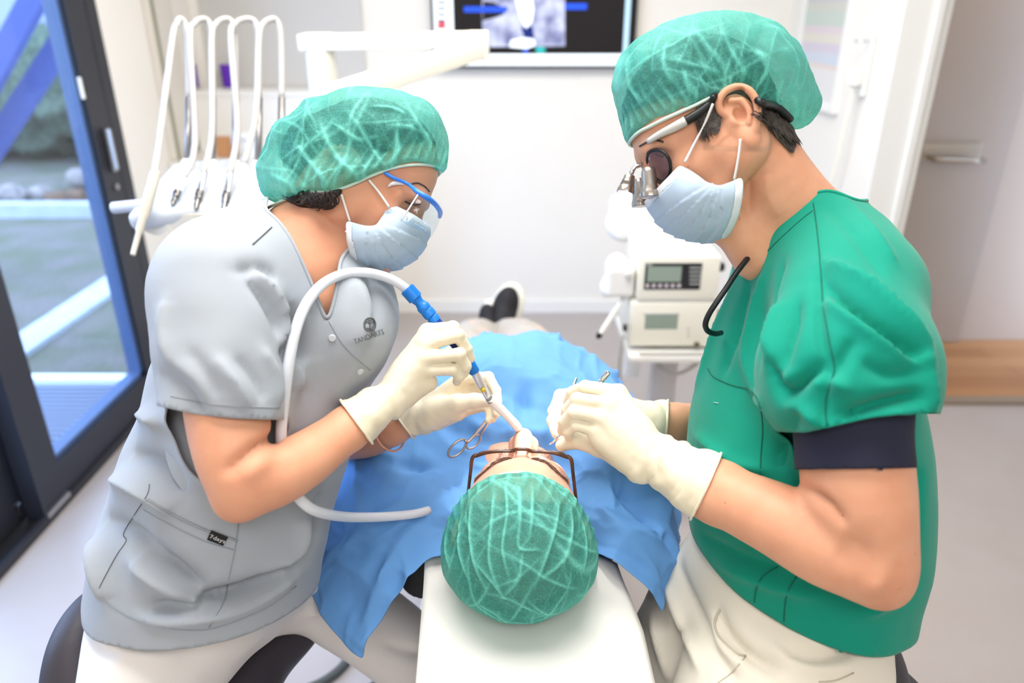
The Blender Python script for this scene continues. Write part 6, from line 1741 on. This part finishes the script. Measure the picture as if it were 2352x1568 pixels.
# ================================================================== INSTRUMENTS, GLASSES, STOOLS, CABLES
# suction hose and handpiece
M_tube = mat('milky_hose', (222, 226, 236), .35, sss=.3, sss_r=(1, 1, 1), sss_s=.01)
M_blue = mat('blue_plastic', (22, 122, 216), .35)
M_blued = mat('deep_blue_plastic', (20, 62, 150), .35)
hs = thing('suction_hose', P(700, 700, .88), 'milky suction hose with blue handle and white tip held at the mouth', 'suction hose')
hp = [(938, 668, .955), (912, 648, .948), (880, 634, .94), (840, 626, .928), (795, 628, .915), (752, 645, .888), (720, 674, .868), (695, 714, .850), (677, 765, .836), (664, 830, .830), (654, 905, .832), (646, 985, .840), (648, 1040, .848), (660, 1095, .848), (682, 1137, .848), (712, 1166, .860), (750, 1180, .895), (800, 1187, .955), (870, 1187, 1.01), (945, 1181, 1.04), (985, 1172, 1.06)]
MB().tube([P(*p) for p in hp], .0064, 12, smooth_pts=4).build('hose', M_tube, hs, smooth=True)
a, b = P(934, 662, .954), P(1002, 738, .963)
MB().lathe(a, b, [(0, .0078), (.02, .0100), (.30, .0100), (.32, .0078), (.42, .0062), (.50, .0075), (.54, .0088), (.62, .0088), (.66, .0080), (.70, .0088), (.82, .0088), (.84, .0070), (.88, .0082), (1, .0074)], 20).build('blue_connector', M_blue, hs, auto=35)
MB().lathe(b, P(1074, 826, .972), [(0, .0066), (1, .0064)], 16).build('dark_shaft', M_blued, hs, auto=35)
MB().lathe(P(1072, 823, .972), P(1091, 856, .978), [(0, .0066), (.15, .0074), (.9, .0074), (1, .0062)], 18).build('blue_collar', M_blue, hs, auto=35)
MB().lathe(P(1090, 855, .978), P(1128, 922, 1.0), [(0, .0056), (1, .0052)], 14).build('clear_tube', mat('clear_plastic', (226, 226, 236), .15, trans=.6, ior=1.3), hs, auto=35)
MB().lathe(P(1107, 890, .985), P(1112, 898, .987), [(0, .003), (.5, .004), (1, .003)], 10).build('yellow_bead', mat('yellow_bead', (214, 190, 60), .4), hs, auto=35)
MB().tube([P(1124, 915, .998), P(1148, 938, 1.01), P(1170, 960, 1.02), P(1183, 974, 1.026), P(1191, 985, 1.03)], [.0058, .0066, .0058, .0064, .0054], 14, smooth_pts=4).build('white_tip', mat('white_plastic', (246, 246, 244), .4), hs, smooth=True)
# needle holder (ring and shanks)
nh = thing('needle_holder', P(1050, 1030, 1.06), 'steel needle holder with finger ring lying over the drape', 'surgical clamp')
rc = P(1050, 1029, 1.07); dx = nrm(P(1122, 958, 1.075) - rc); nrm_ = nrm(np.cross(dx, cF)); n3 = nrm(nrm_ * .75 + np.cross(dx, nrm_) * .5)
MB().tube([rc + .0165 * math.cos(t) * dx + .0095 * math.sin(t) * n3 for t in np.linspace(0, 2 * math.pi, 33)], .0018, 8, cap=False).build('finger_ring', M_steel, nh, smooth=True)
MB().tube([rc + dx * .0165, P(1078, 1012, 1.073), P(1122, 958, 1.075), P(1145, 925, 1.08)], [.0026, .0022, .0021, .0018], 8, smooth_pts=3).build('shank', M_steel, nh, smooth=True)
MB().tube([P(1102, 1000, 1.085), P(1118, 975, 1.08), P(1140, 930, 1.082)], [.0018, .002, .0018], 8, smooth_pts=3).build('shank', M_steel, nh, smooth=True)
MB().tube([P(1102, 1000, 1.085) + .013 * (math.cos(t) - 1) * dx + .008 * math.sin(t) * n3 for t in np.linspace(0, 2 * math.pi, 25)], .0016, 8, cap=False).build('finger_ring', M_steel, nh, smooth=True)
# instruments in the dentist's hands
i1 = thing('dental_mirror', P(1340, 925, .99), 'steel dental instrument with thick handle in the near gloved hand', 'dental instrument')
A_, B_ = P(1398, 853, .995), P(1284, 1000, .998)
MB().lathe(A_, B_, [(0, .0030), (.01, .0042), (.10, .0042), (.11, .0036), (.14, .0036), (.15, .0044), (.8, .0042), (.9, .0034), (1, .0020)], 14).build('handle', M_chrome, i1, auto=35)
MB().tube([B_, P(1272, 1014, 1.005), P(1262, 1020, 1.015)], [.0018, .0014, .001], 8, smooth_pts=3).build('tip', M_chrome, i1, smooth=True)
i2 = thing('dental_probe', P(1300, 930, 1.09), 'thin steel probe in the far gloved hand beside the mouth', 'dental instrument')
A_, B_ = P(1324, 868, 1.085), P(1272, 1002, 1.035)
MB().lathe(A_, B_, [(0, .0016), (.02, .0022), (.7, .0022), (.72, .003), (.74, .0022), (.78, .003), (.8, .0022), (.84, .003), (.86, .0022), (.9, .003), (.94, .002), (1, .0012)], 12).build('handle', M_steel, i2, auto=35)
# loupes
lp = thing('magnifying_loupes', P(1490, 380, .93), 'silver magnifying loupes with black strap and small headlight on the profile face', 'loupes')
M_lg = mat('loupe_silver', (206, 206, 200), .4, metal=.35); M_lm = mat('loupe_titanium', (168, 160, 152), .3, metal=.9)
tl = [castD.px(a_, b_, .006) for a_, b_ in [(1494, 326), (1520, 310), (1548, 294), (1574, 277)]]
MB().tube(tl, [.0036, .0044, .0056, .0060], 10, smooth_pts=3).build('temple', M_lg, lp, smooth=True)
tl2 = [castD.px(a_, b_, .006) for a_, b_ in [(1572, 279), (1592, 266), (1610, 254), (1630, 238), (1648, 224)]]
MB().tube(tl2, [.0056, .0056, .0044, .0042, .0042], 10, smooth_pts=3).build('temple_tip', M_black, lp, smooth=True)
tl3 = [castD.px(a_, b_, .007) for a_, b_ in [(1722, 232), (1742, 238), (1764, 247), (1785, 262), (1804, 282), (1822, 304)]]
MB().tube([p for p in tl3 if p is not None], [.0032, .0045, .0052, .0050, .0046, .0042][:len([p for p in tl3 if p is not None])], 10, smooth_pts=3).build('strap', M_black, lp, smooth=True)
for k, sg in enumerate((-1, 1)):
    c = HD.w(.108, .000, sg * .033)
    ln = []
    for a_ in np.linspace(0, 2 * math.pi, 29):
        ca, sa = math.cos(a_), math.sin(a_)
        ln.append(c + HD.F * (.004 - .010 * ca * 0 - .35 * abs(.026 * ca) * .5) * 1 + HD.U * .020 * sa + HD.S * sg * (.026 * ca) + HD.F * (-.012 * (ca + 1) * .5))
    MB().tube(ln, .0022, 8, cap=False).build('lens_frame', M_black, lp, smooth=True)
    mesh_obj('lens', [c] + ln[:-1], [(0, i + 1, (i + 1) % 28 + 1) for i in range(28)], mat('rose_lens', (120, 96, 110), .1, alpha=.55), lp)
    bt = c + HD.F * .008 - HD.U * .004
    bd = nrm(HD.F * .35 - HD.U * .95 * .75)
    bt0 = c + HD.F * .010 - HD.U * .002
    MB().lathe(bt0 - bd * .006, bt0 + bd * .030, [(0, .0070), (.05, .0082), (.15, .0092), (.55, .0100), (.80, .0116), (.86, .0124), (1, .0124)], 22).build('barrel', M_lm, lp, auto=35)
    MB().lathe(bt0 + bd * .0295, bt0 + bd * .0303, [(0, .0108), (1, .0100)], 18).build('barrel_glass', mat('coated_glass', (90, 90, 130), .08, coat=1.0), lp, auto=35)
lb = P(1447, 402, .945); le = P(1436, 443, .945)
MB().tube([P(1474, 378, .945), P(1464, 380, .945), P(1457, 385, .945), P(1450, 398, .945)], [.0028, .0034, .0026, .0034], 10, smooth_pts=3).build('lamp_arm', M_chrome, lp, smooth=True)
MB().lathe(lb, le, [(0, .0058), (.05, .0068), (.2, .0072), (.4, .0085), (.44, .0080), (.48, .0090), (.52, .0084), (.56, .0096), (.62, .0092), (.85, .0112), (1, .0112)], 22).build('headlight', M_lm, lp, auto=35)
MB().lathe(le, le + nrm(le - lb) * .0006, [(0, .0096), (1, .0090)], 18).build('headlight_lens', mat('lit_lens', (220, 230, 255), .1, emit=(200, 220, 255), emit_s=2.0), lp, auto=35)
ld = nrm(le - lb)
spot_light('headlight_beam', tuple(le + ld * .004), tuple(HP.w(.10, -.055, 0)), 7.0, 24, .8, (1.0, .98, .95), .008)
# cord from the loupes down the chest
cd = thing('loupe_cord', P(1660, 640, .93), 'black cord hanging from the loupes in front of the green scrub top', 'cord')
MB().tube([P(1663, 520, .96), P(1668, 545, .955), P(1682, 573, .95), P(1698, 600, .945)], .0014, 8, smooth_pts=4).build('thin_cord', M_black, cd, smooth=True)
MB().tube([P(1728, 580, .94), P(1710, 602, .925), P(1690, 628, .915), P(1668, 662, .91), P(1645, 695, .908), P(1628, 722, .91), P(1620, 745, .915), P(1626, 760, .925), P(1642, 766, .94), P(1656, 764, .96)], .0036, 10, smooth_pts=4).build('thick_cord', M_black, cd, smooth=True)
# safety glasses of the assistant
sg_ = thing('safety_glasses', P(985, 455, .94), 'clear safety glasses with bright blue brow bar on the masked face', 'glasses')
M_bf = mat('blue_frame', (52, 128, 236), .3)
pts = [castA.px(884, 396, .004), castA.px(905, 408, .006), castA.px(930, 423, .008)]
pts = [p for p in pts if p is not None] + [P(958, 440, .920), P(984, 456, .922), P(1001, 470, .945), P(1011, 486, .985), P(1010, 497, 1.03)]
MB().tube(pts, [.0022] * 3 + [.0032, .0036, .0034, .0034, .003] if len(pts) == 8 else .003, 10, smooth_pts=4).build('brow_bar', M_bf, sg_, smooth=True)
up = [P(958, 440, .920), P(984, 456, .922), P(1001, 470, .945), P(1011, 486, .985), P(1010, 497, 1.03)]
dn = [P(918, 505, .918), P(942, 520, .918), P(966, 528, .94), P(985, 538, .985), P(988, 545, 1.03)]
U_ = catmull(up, 5); D_ = catmull(dn, 5); V = np.concatenate([U_, (U_ + D_) / 2 + .002 * np.array([1, -.5, 0]), D_]); n_ = len(U_)
F = [(j * n_ + i, j * n_ + i + 1, (j + 1) * n_ + i + 1, (j + 1) * n_ + i) for j in range(2) for i in range(n_ - 1)]
solid(mesh_obj('lens', V, F, M_lens, sg_), .0012)
MB().tube([P(962, 444, .918), P(940, 478, .914), P(921, 507, .915)], .0011, 6, smooth_pts=3).build('lens_edge', mat('clear_edge_and_glint', (236, 236, 240), .2), sg_, smooth=True)
MB().tube([p for p in [castA.px(892, 428, .003), castA.px(905, 421, .004), castA.px(925, 424, .004)] if p is not None], [.001, .003, .001], 8, smooth_pts=3).build('shield_glint', mat('clear_edge_and_glint', (236, 236, 240), .2), sg_, smooth=True)  # white sliver modelled in place of a glint on the glasses' side

# ------------------------------------------------------------------ stools
M_seat = mat('charcoal_seat', (58, 54, 62), .55, bump=(500, .2, .0006))
def stool(name, lab, ops, col, group=None):
    st = thing(name, (col[0], col[1], 0), lab, 'stool')
    S_ = SDF()
    for o_ in ops: S_.ell(o_[0], o_[1], None, .03)
    V, F = sdf_mesh(S_, *bounds(S_, .02), .008, 2); mesh_obj('seat', V, F, M_seat, st)
    MB().lathe((col[0], col[1], .12), (col[0], col[1], col[2]), [(0, .028), (.45, .028), (.46, .02), (.9, .02), (.91, .05), (1, .06)], 18).build('gas_lift', mat('lift_grey', (70, 70, 78), .4, metal=.6), st, auto=40)
    for k in range(5):
        a_ = k * 2 * math.pi / 5 + .3; d = np.array([math.cos(a_), math.sin(a_), 0])
        c0 = np.array([col[0], col[1], .10])
        lg = MB().tube([c0, c0 + d * .26 - [0, 0, .03]], [.022, .014], 10).build('leg', mat('lift_grey', (70, 70, 78), .4, metal=.6), st, smooth=True)
        w0 = c0 + d * .26; w0[2] = .028; sd = np.cross(d, [0, 0, 1])
        MB().lathe(w0 - sd * .02, w0 + sd * .02, [(0, .022), (.1, .028), (.9, .028), (1, .022)], 14).build('caster', M_black, lg, auto=40)
    return st
cA = P(430, 1560, 1.06)
stool('saddle_stool', 'charcoal saddle stool under the person in the grey scrub top',
      [(P(225, 1500, 1.02), (.05, .10, .09)), (P(300, 1530, 1.03), (.09, .13, .07)), (P(440, 1560, 1.06), (.13, .13, .055)), (P(560, 1480, 1.12), (.08, .09, .045)), (P(665, 1432, 1.16), (.055, .07, .030))], (P(525, 1540, 1.12)[0], P(525, 1540, 1.12)[1], cA[2] - .02))
cD = P(1880, 1640, 1.02)
stool('operator_stool', 'charcoal round stool under the person in the green scrub top',
      [(P(1885, 1650, 1.02), (.17, .17, .05)), (P(1960, 1545, 1.02), (.055, .12, .10))], (cD[0], cD[1], cD[2] - .03))
# hoses on the floor
hm_ = mat('grey_floor_hose', (150, 152, 152), .5)
def fl(px, py): p = ray_plane(px, py, 2, .012); return p
o = MB().tube([fl(640, 1380), fl(590, 1440), fl(572, 1500), fl(572, 1568), fl(600, 1640)], .012, 10, smooth_pts=5).build('floor_hose', hm_, smooth=True); tag(o, 'thick pale grey hose curving on the floor beside the stool column', 'hose')
o = MB().tube([fl(806, 1470), fl(800, 1510), fl(770, 1545), fl(720, 1575), fl(640, 1600)], .011, 10, smooth_pts=5).build('floor_hose', mat('dark_floor_hose', (74, 78, 76), .5), smooth=True); tag(o, 'dark grey hose bending on the floor near the white trouser leg', 'hose')
o = MB().tube([fl(890, 1530), fl(880, 1552), fl(850, 1580), fl(800, 1610)], .010, 10, smooth_pts=5).build('floor_hose', mat('dark_floor_hose', (74, 78, 76), .5), smooth=True); tag(o, 'short dark hose end on the floor beside the chair', 'hose')

# ------------------------------------------------------------------ operating lamp above the chair (its beam is set at the top)
ol = thing('operating_lamp', (.02, 1.42, 2.16), 'white operating lamp head on a ceiling arm over the chair', 'lamp')
lo_ = np.array([.02, 1.42, 2.16]); ldir = nrm(np.array([.03, .93, 1.03]) - lo_)
MB().lathe(lo_ - ldir * .075, lo_ - ldir * .005, [(0, .03), (.2, .075), (.8, .105), (1, .10)], 24).build('lamp_head', M_white, ol, auto=40)
MB().lathe(lo_ - ldir * .004, lo_ - ldir * .002, [(0, .09), (1, .09)], 24).build('lamp_glass', mat('lamp_glass_lit', (240, 240, 236), .3, emit=(255, 250, 240), emit_s=3.0), ol)
MB().tube([lo_ - ldir * .06, lo_ + [0, .16, .10], lo_ + [0, .30, .18], lo_ + [0, .34, .47]], .018, 10, smooth_pts=4).build('ceiling_arm', M_white, ol, smooth=True)
